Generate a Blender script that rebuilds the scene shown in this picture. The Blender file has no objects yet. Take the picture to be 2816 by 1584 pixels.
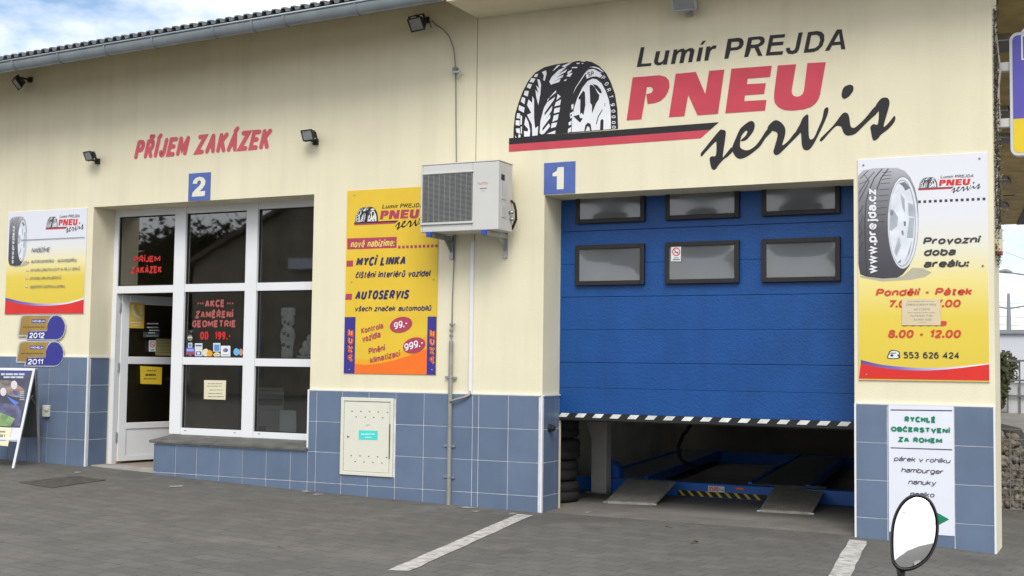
import bpy, bmesh, math, random
from mathutils import Vector, Matrix
random.seed(7)
C = bpy.context.scene.collection
R_ = math.radians

# ------------------------------------------------------------------ camera
FPX = 3446.0
CAM = Vector((7.252, -10.361, 1.338))
ROT = Matrix(((0.8969704, -0.4418192, 0.0154896), (0.4419090, 0.8950467, -0.0600641), (0.0126736, 0.0607207, 0.9980743)))
cam = bpy.data.cameras.new('camera'); camo = bpy.data.objects.new('camera', cam); C.objects.link(camo)
cam.sensor_width = 36.0; cam.lens = 36.0 * FPX / 2816.0
cam.clip_start = 0.05; cam.clip_end = 2000
rt, fw, up = ROT.col[0], ROT.col[1], ROT.col[2]
camo.matrix_world = Matrix(((rt[0], up[0], -fw[0], CAM[0]), (rt[1], up[1], -fw[1], CAM[1]), (rt[2], up[2], -fw[2], CAM[2]), (0, 0, 0, 1)))
sc = bpy.context.scene
sc.camera = camo

# ------------------------------------------------------------------ world and sun
SUN_EL, SUN_AZ = R_(46), R_(152)      # azimuth clockwise from +y; the sun stands behind the camera, to its right
w = bpy.data.worlds.new('World'); sc.world = w; w.use_nodes = True
nt = w.node_tree; nt.nodes.clear()
def wn(t, **k):
    n = nt.nodes.new(t)
    for a, b in k.items(): setattr(n, a, b)
    return n
sky = wn('ShaderNodeTexSky', sky_type='NISHITA', sun_disc=False, sun_elevation=SUN_EL, sun_rotation=SUN_AZ)
sky.air_density = 1.0; sky.dust_density = 0.6; sky.ozone_density = 1.6
tc = wn('ShaderNodeTexCoord')
mp = wn('ShaderNodeMapping'); mp.inputs['Scale'].default_value = (1.0, 1.0, 2.2); mp.inputs['Location'].default_value = (0.35, 0.1, 0.2)
ns = wn('ShaderNodeTexNoise'); ns.inputs['Scale'].default_value = 3.6; ns.inputs['Detail'].default_value = 7; ns.inputs['Roughness'].default_value = 0.55
cr = wn('ShaderNodeValToRGB'); cr.color_ramp.elements[0].position = 0.345; cr.color_ramp.elements[1].position = 0.475
mx = wn('ShaderNodeMixRGB'); mx.inputs['Color2'].default_value = (8.3, 8.5, 8.85, 1)
bg = wn('ShaderNodeBackground'); bg.inputs['Strength'].default_value = 0.14
ow = wn('ShaderNodeOutputWorld')
L = nt.links.new
L(tc.outputs['Generated'], mp.inputs['Vector']); L(mp.outputs['Vector'], ns.inputs['Vector'])
sxyz = wn('ShaderNodeSeparateXYZ'); bias = wn('ShaderNodeMath', operation='MULTIPLY_ADD'); bias.inputs[1].default_value = -0.12
L(tc.outputs['Generated'], sxyz.inputs[0]); L(sxyz.outputs['Y'], bias.inputs[0]); L(ns.outputs['Fac'], bias.inputs[2]); L(bias.outputs[0], cr.inputs['Fac'])    # more cloud on the sunny side, behind the camera
L(sky.outputs['Color'], mx.inputs['Color1']); L(cr.outputs['Color'], mx.inputs['Fac']); L(mx.outputs['Color'], bg.inputs['Color']); L(bg.outputs['Background'], ow.inputs['Surface'])
sun = bpy.data.lights.new('sun', 'SUN'); sun.energy = 2.3; sun.angle = R_(30); sun.color = (1.0, 0.96, 0.88)
suno = bpy.data.objects.new('sun', sun); C.objects.link(suno)
sd = Vector((math.sin(SUN_AZ) * math.cos(SUN_EL), math.cos(SUN_AZ) * math.cos(SUN_EL), math.sin(SUN_EL)))
suno.rotation_euler = sd.to_track_quat('Z', 'Y').to_euler(); suno.location = sd * 60
sc.view_settings.view_transform = 'Standard'; sc.view_settings.look = 'None'; sc.view_settings.exposure = 0.17; sc.view_settings.gamma = 1

# ------------------------------------------------------------------ measuring: photo pixel (2576 wide) -> point on a plane
def ray(px, py):
    return ROT @ Vector(((px * 1.0932 - 1408) / FPX, 1.0, -(py * 1.0932 - 792) / FPX))
def F(p, y=None, x=None, z=None):
    d = ray(*p)
    t = (y - CAM[1]) / d[1] if y is not None else (x - CAM[0]) / d[0] if x is not None else (z - CAM[2]) / d[2]
    return CAM + d * t
def FP(p, P, N):
    d = ray(*p); return CAM + d * ((P - CAM).dot(N) / d.dot(N))
def Z(ox, oy, s): return lambda u, v: ((ox + u / s) / 1.0932, (oy + v / s) / 1.0932)
zA = Z(1390, 150, 5.1758); zP = Z(1700, 150, 4.2933); zS = Z(1900, 220, 4.2933); zL = Z(1730, 60, 4.1548); zR = Z(350, 330, 6.1333)
zT = Z(2350, 420, 3.917); zN = Z(0, 560, 4.528); zY = Z(940, 500, 6.0367); zY2 = Z(920, 780, 5.175); zY1 = Z(880, 400, 3.45)
zH1 = Z(2330, 400, 4.0247); zH2 = Z(2330, 740, 4.0247); zQ = Z(0, 850, 7.625); zW = Z(500, 800, 7.1556); zD = Z(350, 820, 4.0267)
zG = Z(2330, 1080, 3.22); zM = Z(840, 1060, 4.025); zE = Z(1200, 780, 4.5286); z7 = Z(240, 500, 3.294); z8 = Z(240, 900, 3.294)
z5 = Z(1500, 1100, 2.862); zB = Z(0, 1000, 4.529)

# ------------------------------------------------------------------ materials
MATS = {}
def lin(c):
    return tuple((v / 255 / 12.92) if v <= 10 else ((v / 255 + 0.055) / 1.055) ** 2.4 for v in c)
def M(name, col, rough=0.6, var=0.08, scale=6.0, bump=0.0, bscale=60.0, metal=0.0, spec=0.4, detail=4, stain=0.0, stain_col=(.2, .18, .15), sscale=1.2, streak=0.0):
    if name in MATS: return MATS[name]
    m = bpy.data.materials.new(name); m.use_nodes = True; t = m.node_tree; b = t.nodes['Principled BSDF']
    co = t.nodes.new('ShaderNodeTexCoord'); n = t.nodes.new('ShaderNodeTexNoise'); n.inputs['Scale'].default_value = scale; n.inputs['Detail'].default_value = detail
    t.links.new(co.outputs['Object'], n.inputs['Vector'])
    r = t.nodes.new('ShaderNodeValToRGB'); e = r.color_ramp.elements
    e[0].position = 0.3; e[1].position = 0.7
    e[0].color = tuple(max(0, c * (1 - var)) for c in col) + (1,); e[1].color = tuple(min(1, c * (1 + var)) for c in col) + (1,)
    t.links.new(n.outputs['Fac'], r.inputs['Fac']); out = r.outputs['Color']
    if stain:
        n2 = t.nodes.new('ShaderNodeTexNoise'); n2.inputs['Scale'].default_value = sscale; n2.inputs['Detail'].default_value = 8; n2.inputs['Roughness'].default_value = 0.7
        t.links.new(co.outputs['Object'], n2.inputs['Vector'])
        r2 = t.nodes.new('ShaderNodeMapRange'); r2.inputs['From Min'].default_value = 0.5; r2.inputs['From Max'].default_value = 0.75; r2.inputs['To Max'].default_value = stain
        t.links.new(n2.outputs['Fac'], r2.inputs['Value'])
        mxx = t.nodes.new('ShaderNodeMixRGB'); mxx.inputs['Color2'].default_value = tuple(stain_col) + (1,)
        t.links.new(r2.outputs['Result'], mxx.inputs['Fac']); t.links.new(out, mxx.inputs['Color1']); out = mxx.outputs['Color']
    if streak:      # rain runs and patchy dirt
        mp_ = t.nodes.new('ShaderNodeMapping'); mp_.inputs['Scale'].default_value = (5.5, 5.5, .35); t.links.new(co.outputs['Object'], mp_.inputs['Vector'])
        n4 = t.nodes.new('ShaderNodeTexNoise'); n4.inputs['Scale'].default_value = 1.0; n4.inputs['Detail'].default_value = 7; n4.inputs['Roughness'].default_value = .65; t.links.new(mp_.outputs['Vector'], n4.inputs['Vector'])
        r4 = t.nodes.new('ShaderNodeMapRange'); r4.inputs['From Min'].default_value = .47; r4.inputs['From Max'].default_value = .78; r4.inputs['To Max'].default_value = streak; t.links.new(n4.outputs['Fac'], r4.inputs['Value'])
        m4 = t.nodes.new('ShaderNodeMixRGB'); m4.inputs['Color2'].default_value = tuple(c * .45 for c in col) + (1,); t.links.new(r4.outputs['Result'], m4.inputs['Fac']); t.links.new(out, m4.inputs['Color1']); out = m4.outputs['Color']
    t.links.new(out, b.inputs['Base Color'])
    b.inputs['Roughness'].default_value = rough; b.inputs['Metallic'].default_value = metal; b.inputs['Specular IOR Level'].default_value = spec
    if bump:
        n3 = t.nodes.new('ShaderNodeTexNoise'); n3.inputs['Scale'].default_value = bscale; n3.inputs['Detail'].default_value = 3
        t.links.new(co.outputs['Object'], n3.inputs['Vector'])
        bp = t.nodes.new('ShaderNodeBump'); bp.inputs['Strength'].default_value = bump; bp.inputs['Distance'].default_value = 0.01
        t.links.new(n3.outputs['Fac'], bp.inputs['Height']); t.links.new(bp.outputs['Normal'], b.inputs['Normal'])
    MATS[name] = m; return m
def grad(name, stops, axis=2, rough=0.45):
    """printed colour gradient along one axis of the printed sheet"""
    m = bpy.data.materials.new(name); m.use_nodes = True; t = m.node_tree; b = t.nodes['Principled BSDF']
    co = t.nodes.new('ShaderNodeTexCoord'); sp = t.nodes.new('ShaderNodeSeparateXYZ'); r = t.nodes.new('ShaderNodeValToRGB')
    t.links.new(co.outputs['Generated'], sp.inputs[0]); t.links.new(sp.outputs[axis], r.inputs['Fac']); t.links.new(r.outputs['Color'], b.inputs['Base Color'])
    el = r.color_ramp.elements
    while len(el) < len(stops): el.new(0.5)
    for k, (p, c) in enumerate(stops): el[k].position = p; el[k].color = tuple(c) + (1,)
    b.inputs['Roughness'].default_value = rough
    MATS[name] = m; return m

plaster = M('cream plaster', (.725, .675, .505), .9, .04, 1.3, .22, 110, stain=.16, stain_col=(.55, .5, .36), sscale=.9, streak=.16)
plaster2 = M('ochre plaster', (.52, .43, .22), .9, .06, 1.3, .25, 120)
tile_a = M('blue grey tile', (.121, .168, .256), .35, .08, 3, .05, 30, streak=.18)
tile_b = M('blue grey tile darker batch', (.112, .157, .240), .35, .08, 3, .05, 30, streak=.18)
grout = M('pale grout', (.60, .62, .66), .9, .15, 5, stain=.5, stain_col=(.3, .31, .33), sscale=3)
pvc = M('white window plastic', (.71, .725, .755), .35, .02, 3)
pvc_old = M('dirty white plastic', (.62, .62, .60), .4, .06, 4)
gap = M('dark rubber', (.015, .015, .016), .6)
steel = M('galvanised steel', (.36, .38, .40), .42, .18, 7, .05, 40, metal=.75)
zinc = M('grey painted gutter', (.26, .30, .325), .4, .12, 5, metal=.35, stain=.3, stain_col=(.3, .32, .33), sscale=5)
roofm = M('roof sheet', (.14, .15, .155), .7, .15, 5)
black = M('black paint', (.014, .013, .016), .55, .15, 5)
wallred = M('faded red paint', (.52, .058, .088), .7, .08, 5)
white = M('white print', (.71, .725, .77), .5, .02, 3)
paper = M('cream paper', (.66, .62, .44), .8, .06, 6)
yellowp = M('yellow paper', (.66, .47, .03), .8, .06, 8)
wood = M('brown interior panel', (.42, .32, .17), .7, .1, 4)
greyink = M('grey ink', (.2, .2, .21), .6)
darkink = M('dark navy ink', (.025, .022, .10), .6)
signred = M('sign red', (.62, .025, .02), .45, .05, 4)
signblue = M('sign blue', (.045, .06, .30), .45, .06, 5)
signyel = M('banner yellow', (.70, .48, .035), .5, .05, 3)
purple = M('wine red print', (.38, .045, .09), .5, .06, 6)
orange = M('orange print', (.80, .16, .015), .5, .05, 6)
amber = M('amber print', (.74, .36, .02), .5, .05, 6)
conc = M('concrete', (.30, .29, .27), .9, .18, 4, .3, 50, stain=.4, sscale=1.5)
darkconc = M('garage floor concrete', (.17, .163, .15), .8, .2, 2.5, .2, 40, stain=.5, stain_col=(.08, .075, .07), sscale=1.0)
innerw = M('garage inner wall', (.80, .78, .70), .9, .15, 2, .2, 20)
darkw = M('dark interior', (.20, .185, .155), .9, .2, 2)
cream_box = M('ivory enamel', (.66, .65, .56), .5, .04, 4, stain=.35, stain_col=(.42, .4, .32), sscale=4)
rubber = M('tyre rubber', (.02, .02, .021), .8, .2, 10)
liftblue = M('lift blue paint', (.02, .13, .50), .4, .12, 5)
plate = M('ramp steel plate', (.34, .33, .30), .55, .2, 9, .4, 70, metal=.3)

def glassmat(name, tint, rough=0.02, alpha_like=0.0):
    """window glass: clear, with the weak mirror of a double pane"""
    m = bpy.data.materials.new(name); m.use_nodes = True; t = m.node_tree; t.nodes.clear()
    o = t.nodes.new('ShaderNodeOutputMaterial'); g = t.nodes.new('ShaderNodeBsdfGlossy'); tr = t.nodes.new('ShaderNodeBsdfTransparent'); mx = t.nodes.new('ShaderNodeMixShader')
    fr = t.nodes.new('ShaderNodeFresnel'); fr.inputs['IOR'].default_value = 1.62
    co = t.nodes.new('ShaderNodeTexCoord'); n = t.nodes.new('ShaderNodeTexNoise'); n.inputs['Scale'].default_value = 1.6; bp = t.nodes.new('ShaderNodeBump'); bp.inputs['Strength'].default_value = .03; bp.inputs['Distance'].default_value = .02
    t.links.new(co.outputs['Object'], n.inputs['Vector']); t.links.new(n.outputs['Fac'], bp.inputs['Height']); t.links.new(bp.outputs['Normal'], g.inputs['Normal'])
    ml = t.nodes.new('ShaderNodeMath'); ml.operation = 'MULTIPLY'; ml.inputs[1].default_value = 3.5; ml.use_clamp = True
    g.inputs['Roughness'].default_value = rough; tr.inputs['Color'].default_value = tuple(tint) + (1,)
    t.links.new(fr.outputs[0], ml.inputs[0]); t.links.new(ml.outputs[0], mx.inputs[0]); t.links.new(tr.outputs[0], mx.inputs[1]); t.links.new(g.outputs[0], mx.inputs[2]); t.links.new(mx.outputs[0], o.inputs[0])
    MATS[name] = m; return m
glass = glassmat('window glass', (.62, .66, .64))

# ------------------------------------------------------------------ things, parts
def setp(o, label=None, cat=None, group=None, kind=None):
    for k, v in (('label', label), ('category', cat), ('group', group), ('kind', kind)):
        if v: o[k] = v
    return o
def thing(name, label, cat, loc=(0, 0, 0), group=None):
    o = bpy.data.objects.new(name, None); C.objects.link(o); o.location = loc; o.empty_display_size = .1
    o['origin'] = list(loc)
    return setp(o, label, cat, group)
def org(p):
    while p is not None:
        if 'origin' in p: return Vector(p['origin'])
        p = p.parent
    return Vector((0, 0, 0))

# drawn alphabet: centre lines of every letter, capital height 1, small letters .72; ~ marks a curve, * a dot
BO = '~0,.55 .12,.7 .26,.72 .42,.6 .46,.36 .42,.12 .26,0 .12,.03 0,.18'; BD = '~.46,.55 .34,.7 .2,.72 .05,.6 0,.36 .05,.12 .2,0 .34,.03 .46,.18'; NN = '~0,.45 .08,.64 .24,.72 .38,.66 .42,.48 .42,0'
PP = '0,0 0,1;~0,1 .3,1 .46,.93 .52,.73 .46,.53 .3,.46 0,.46'; CC = '~.55,.82 .45,.96 .3,1 .12,.9 .02,.65 .02,.35 .12,.1 .3,0 .45,.04 .55,.18'
ABC = {'A': '0,0 .29,1;.31,1 .6,0;.12,.33 .48,.33', 'B': '0,0 0,1;~0,1 .33,1 .48,.9 .48,.65 .33,.54 0,.54;~0,.54 .38,.54 .55,.42 .55,.13 .38,0 0,0', 'C': CC, 'D': '0,0 0,1;~0,1 .25,1 .45,.9 .56,.65 .56,.35 .45,.1 .25,0 0,0',
 'E': '.5,1 0,1 0,0 .5,0;0,.52 .42,.52', 'F': '.5,1 0,1 0,0;0,.52 .42,.52', 'G': CC + ';.55,.14 .55,.46 .32,.46', 'H': '0,0 0,1;.55,0 .55,1;0,.52 .55,.52', 'I': '0,0 0,1', 'J': '~.33,1 .33,.25 .28,.06 .16,0 .05,.05 0,.2', 'K': '0,0 0,1;.52,1 0,.42;.16,.6 .55,0', 'L': '0,1 0,0 .48,0',
 'M': '0,0 0,1;0,1 .36,.3 .72,1;.72,1 .72,0', 'N': '0,0 0,1;.02,1 .54,0;.56,0 .56,1', 'O': '~.3,1 .5,.9 .6,.65 .6,.35 .5,.1 .3,0 .1,.1 0,.35 0,.65 .1,.9 .3,1', 'P': PP, 'R': PP + ';.26,.46 .55,0', 'S': '~.5,.82 .4,.97 .26,1 .1,.94 .03,.77 .1,.6 .28,.52 .46,.42 .52,.24 .44,.06 .26,0 .1,.03 0,.18',
 'T': '0,1 .56,1;.28,1 .28,0', 'U': '~0,1 0,.3 .06,.1 .27,0 .48,.1 .54,.3 .54,1', 'V': '0,1 .3,0 .6,1', 'Y': '0,1 .29,.48 .58,1;.29,.48 .29,0', 'Z': '0,1 .52,1 0,0 .54,0',
 'a': '~.02,.58 .1,.7 .25,.72 .4,.66 .43,.5 .43,0;~.43,.42 .2,.42 .04,.34 0,.2 .06,.04 .2,0 .34,.06 .43,.2', 'b': '0,0 0,1;' + BO, 'c': '~.4,.6 .3,.71 .22,.72 .07,.62 0,.36 .07,.1 .22,0 .32,.02 .41,.14', 'd': '.46,0 .46,1;' + BD, 'e': '~.02,.38 .44,.38 .43,.56 .34,.68 .22,.72 .08,.63 0,.36 .07,.1 .24,0 .34,.02 .43,.14',
 'g': '~.46,.72 .46,-.05 .4,-.2 .22,-.27 .05,-.2;' + BD, 'h': '0,0 0,1;' + NN, 'i': '0,0 0,.72;*0,.93', 'j': '~.1,.72 .1,-.1 .05,-.24 -.06,-.26;*.1,.93', 'k': '0,0 0,1;.4,.72 0,.28;.13,.42 .43,0', 'l': '0,0 0,1', 'm': '0,0 0,.72;~0,.5 .09,.67 .2,.72 .31,.66 .34,.48 .34,0;~.34,.5 .43,.67 .54,.72 .65,.66 .68,.48 .68,0', 'n': '0,0 0,.72;' + NN,
 'o': '~.23,.72 .4,.6 .46,.36 .4,.12 .23,0 .06,.12 0,.36 .06,.6 .23,.72', 'p': '0,.72 0,-.26;' + BO, 'r': '0,0 0,.72;~0,.45 .08,.64 .2,.72 .3,.7', 's': '~.36,.6 .28,.71 .17,.72 .05,.64 .05,.5 .18,.38 .33,.3 .37,.16 .3,.03 .17,0 .06,.02 0,.12', 't': '~.12,.95 .12,.15 .17,.02 .3,.02;0,.72 .3,.72', 'u': '~0,.72 0,.2 .06,.04 .2,0 .34,.06 .42,.22;.42,.72 .42,0',
 'v': '0,.72 .22,0 .44,.72', 'w': '0,.72 .17,0 .34,.72 .51,0 .68,.72', 'y': '0,.72 .22,.02;~.44,.72 .22,.02 .12,-.22 -.02,-.26', 'z': '0,.72 .4,.72 0,0 .42,0',
 '0': '~.25,1 .43,.88 .5,.5 .43,.12 .25,0 .07,.12 0,.5 .07,.88 .25,1', '1': '0,.76 .22,1 .22,0', '2': '~.02,.76 .1,.94 .26,1 .42,.93 .48,.75 .4,.52 .2,.26 0,0;0,0 .5,0', '3': '~.02,.85 .12,.97 .26,1 .42,.92 .45,.75 .38,.58 .2,.53;~.2,.53 .42,.46 .5,.27 .42,.07 .24,0 .1,.03 0,.15', '4': '.38,0 .38,1 0,.3 .52,.3', '5': '.45,1 .07,1 .04,.55;~.04,.55 .2,.63 .36,.58 .48,.42 .48,.22 .38,.05 .2,0 .08,.03 0,.12',
 '6': '~0,.34 .06,.57 .24,.65 .41,.56 .48,.32 .41,.09 .24,0 .06,.09 0,.34;~0,.3 .01,.66 .11,.92 .28,1 .43,.94', '7': '0,1 .48,1 .16,0', '8': '~.25,1 .42,.92 .45,.76 .38,.6 .25,.53 .12,.6 .05,.76 .08,.92 .25,1;~.25,.53 .42,.44 .5,.26 .42,.06 .25,0 .08,.06 0,.26 .08,.44 .25,.53', '9': '~.48,.66 .42,.43 .24,.35 .07,.44 0,.68 .07,.91 .24,1 .42,.91 .48,.66;~.48,.7 .47,.34 .37,.08 .2,0 .05,.06',
 '.': '*.03,.06', ',': '.06,.08 0,-.16', '-': '0,.4 .26,.4', ':': '*.03,.06;*.03,.6'}
ACC = {'á': 'a/', 'í': 'i/', 'é': 'e/', 'ú': 'u/', 'ý': 'y/', 'ó': 'o/', 'ě': 'ev', 'š': 'sv', 'č': 'cv', 'ř': 'rv', 'ž': 'zv', 'ň': 'nv', 'ů': 'uo', 'Á': 'A/', 'Í': 'I/', 'É': 'E/', 'Ř': 'Rv', 'Ě': 'Ev', 'Č': 'Cv', 'Š': 'Sv'}
_gl = {}
def glyph(ch):
    """strokes of a letter as (kind, points) and its width"""
    if ch in _gl: return _gl[ch]
    base, acc = (ACC[ch][0], ACC[ch][1]) if ch in ACC else (ch, '')
    out = []
    for st in ABC[base].split(';'):
        k = st[0] if st[0] in '~*' else ''
        if k == '*' and acc: continue
        out.append((k, [tuple(float(q) for q in p.split(',')) for p in st.lstrip('~*').split()]))
    xs_ = [p[0] for k, ps in out for p in ps]; x0, x1 = min(xs_), max(xs_); c = (x0 + x1) / 2; a = 1.17 if base.isupper() else .90
    if acc == '/': out.append(('', [(c - .04, a), (c + .10, a + .17)]))
    if acc == 'v': out.append(('', [(c - .13, a + .16), (c, a + .02), (c + .13, a + .16)]))
    if acc == 'o': out.append(('~', [(c + .08 * math.sin(q * math.pi / 4), a + .09 + .08 * math.cos(q * math.pi / 4)) for q in range(9)]))
    _gl[ch] = (out, x0, x1); return _gl[ch]
def spline(ps, n=4):
    cl_ = ps[0] == ps[-1]; N = len(ps); o = []
    g_ = lambda i: ps[i % (N - 1)] if cl_ else ps[max(0, min(N - 1, i))]
    for i in range(N - 1):
        p0, p1, p2, p3 = g_(i - 1), g_(i), g_(i + 1), g_(i + 2)
        for j in range(n):
            t = j / n; o.append(tuple(.5 * (2 * b_ + (c_ - a_) * t + (2 * a_ - 5 * b_ + 4 * c_ - d_) * t * t + (3 * b_ - a_ - 3 * c_ + d_) * t ** 3) for a_, b_, c_, d_ in zip(p0, p1, p2, p3)))
    return o + [ps[-1]]
def ribbon(ps, t, rounded):
    """centre line (2D) -> verts, faces of a band of width t with mitred corners"""
    N = len(ps); cl_ = N > 2 and (Vector(ps[0]) - Vector(ps[-1])).length < 1e-9; r = t / 2; L_ = []; Q_ = []
    P_ = [Vector(p) for p in ps]
    for i in range(N):
        a = P_[i - 1] if i else (P_[-2] if cl_ else None); c = P_[i + 1] if i < N - 1 else (P_[1] if cl_ else None)
        d1 = (P_[i] - a).normalized() if a is not None else None; d2 = (c - P_[i]).normalized() if c is not None else None
        d1 = d1 or d2; d2 = d2 or d1; n1, n2 = Vector((-d1[1], d1[0])), Vector((-d2[1], d2[0])); m = n1 + n2
        m = m.normalized() if m.length > 1e-6 else n1; k = 1 / max(.45, m.dot(n1)); L_.append(P_[i] + m * r * k); Q_.append(P_[i] - m * r * k)
    v = L_ + Q_; f = [(i, i + 1, N + i + 1, N + i) for i in range(N - 1)]
    if rounded and not cl_:
        for e, o_ in ((0, 1), (N - 1, N - 2)):
            d = (P_[e] - P_[o_]).normalized(); nrm = Vector((-d[1], d[0])); k = len(v)
            v += [P_[e] + nrm * r * math.cos(q * math.pi / 5) + d * r * math.sin(q * math.pi / 5) for q in range(6)]; f.append(tuple(range(k, k + 6)))
    return v, f
def smooth(pts, n=4):
    out = []; N = len(pts)
    for i in range(N):
        p0, p1, p2, p3 = (Vector(pts[(i + k - 1) % N]) for k in range(4))
        for j in range(n):
            t = j / n
            out.append(tuple(0.5 * ((2 * p1) + (p2 - p0) * t + (2 * p0 - 5 * p1 + 4 * p2 - p3) * t * t + (3 * p1 - p0 - 3 * p2 + p3) * t ** 3)))
    return out
class B:
    """collects shapes, built as ONE mesh object"""
    def __init__(self): self.v = []; self.f = []; self.mi = []; self.m = []; self.sm = False
    def mat(self, m):
        if m not in self.m: self.m.append(m)
        self.k = self.m.index(m); return self
    def add(self, vs, fs, m=None):
        if m is not None: self.mat(m)
        o = len(self.v); self.v += [tuple(q) for q in vs]
        for q in fs: self.f.append(tuple(i + o for i in q)); self.mi.append(getattr(self, 'k', 0))
        return self
    def box(self, x0, x1, y0, y1, z0, z1, m=None, T=None):
        vs = [Vector((x, y, z)) for x in (x0, x1) for y in (y0, y1) for z in (z0, z1)]
        if T is not None: vs = [T @ q for q in vs]
        return self.add(vs, [(0, 1, 3, 2), (4, 6, 7, 5), (0, 4, 5, 1), (2, 3, 7, 6), (0, 2, 6, 4), (1, 5, 7, 3)], m)
    def quad(self, a, b, c, d, m=None): return self.add([a, b, c, d], [(0, 1, 2, 3)], m)
    def poly(self, pts, m=None): return self.add(pts, [tuple(range(len(pts)))], m)
    def prism(self, pts, d, m=None):
        """polygon of 3D points pushed along vector d"""
        n = len(pts); d = Vector(d); a = [Vector(p) for p in pts]
        return self.add(a + [p + d for p in a], [tuple(range(n)), tuple(range(2 * n - 1, n - 1, -1))] + [(i, i + n, (i + 1) % n + n, (i + 1) % n) for i in range(n)], m)
    def tube(self, pts, r, m=None, n=8, cap=True):
        pts = [Vector(p) for p in pts]; rs = r if isinstance(r, (list, tuple)) else [r] * len(pts); vs = []; fs = []
        ref = None
        for i, p in enumerate(pts):
            t = (pts[min(i + 1, len(pts) - 1)] - pts[max(i - 1, 0)]).normalized()
            if ref is None: ref = t.orthogonal().normalized()
            ref = (ref - t * ref.dot(t)).normalized(); b = t.cross(ref)
            for k in range(n):
                a = 2 * math.pi * k / n; vs.append(p + (ref * math.cos(a) + b * math.sin(a)) * rs[i])
        for i in range(len(pts) - 1):
            for k in range(n): fs.append((i * n + k, i * n + (k + 1) % n, (i + 1) * n + (k + 1) % n, (i + 1) * n + k))
        if cap: fs += [tuple(range(n - 1, -1, -1)), tuple(range((len(pts) - 1) * n, len(pts) * n))]
        return self.add(vs, fs, m)
    def lathe(self, prof, T, m=None, n=24, closed=False):
        vs = []; fs = []; k = len(prof)
        for i in range(n):
            a = 2 * math.pi * i / n
            for r, h in prof: vs.append(T @ Vector((r * math.cos(a), r * math.sin(a), h)))
        for i in range(n):
            j = (i + 1) % n
            for q in range(k if closed else k - 1):
                q2 = (q + 1) % k
                fs.append((i * k + q, j * k + q, j * k + q2, i * k + q2))
        if not closed: fs += [tuple(i * k for i in range(n - 1, -1, -1)), tuple(i * k + k - 1 for i in range(n))]
        return self.add(vs, fs, m)
    def text(self, s, o, u, h, m=None, bold=0.02, shear=0.0, ref=1.0, round_=False):
        """o = left end of the baseline, u = vector along the baseline (full width), h = vector of the capital height"""
        o, u, h = Vector(o), Vector(u), Vector(h) * ref; H = h.length; t = (.125 + bold * 2.5) * H; e1 = u.normalized(); e2 = h.normalized(); nn = e1.cross(e2)
        gs = [None if ch == ' ' else glyph(ch) for ch in s]; gw = sum(c - a for g, a, c in (q for q in gs if q)) + .20 * s.count(' '); pad = t + .08 * H; ng = len(s) - 1
        if gw > 1e-6: pad = min(pad, .55 * (u.length - t) / max(1, ng)); kx = (u.length - t - ng * pad) / gw
        else: kx = 0
        x = 0; pl = []; n = 0
        for q in gs:
            if q is None: x += pad + .20 * kx; continue
            g, a, c = q; pl += [(k, [((p[0] - a) * kx + x, p[1]) for p in ps]) for k, ps in g]; x += (c - a) * kx + pad
        for k, ps in pl:
            pp = [(q[0] + t / 2 + q[1] * H * shear, q[1] * (H - t) + t / 2) for q in ps]
            if k == '*': c = pp[0]; r = t * .62; v = [(c[0] + r * math.cos(q * .7854), c[1] + r * math.sin(q * .7854)) for q in range(8)]; f = [tuple(range(8))]
            else: v, f = ribbon(spline(pp) if k == '~' else pp, t, round_)
            n += 1; self.add([o + e1 * q[0] + e2 * q[1] + nn * (n % 7) * .00004 for q in v], f, m)
        return self
    def done(self, name, parent=None, mats=None, smooth_=False, bevel=0, loc=None):
        og = org(parent) if parent is not None else Vector(loc or (0, 0, 0))
        me = bpy.data.meshes.new(name); me.from_pydata([Vector(q) - og for q in self.v], [], self.f); me.update()
        for m in (self.m if self.m else [mats]): me.materials.append(m)
        if self.m: me.polygons.foreach_set('material_index', self.mi)
        bm = bmesh.new(); bm.from_mesh(me); 
        if not getattr(self, 'flat', False): bmesh.ops.recalc_face_normals(bm, faces=bm.faces)
        else:
            for fc in bm.faces:
                if fc.normal.dot(self.flat) < 0: fc.normal_flip()
        bm.to_mesh(me); bm.free()
        if smooth_: me.polygons.foreach_set('use_smooth', [True] * len(me.polygons))
        o = bpy.data.objects.new(name, me); C.objects.link(o)
        if parent is not None: o.parent = parent
        else: o.location = og
        if bevel:
            md = o.modifiers.new('bevel', 'BEVEL'); md.width = bevel; md.segments = 2; md.limit_method = 'ANGLE'; md.angle_limit = R_(40)
        return o
FRONT = Vector((0, -1, 0))
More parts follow.
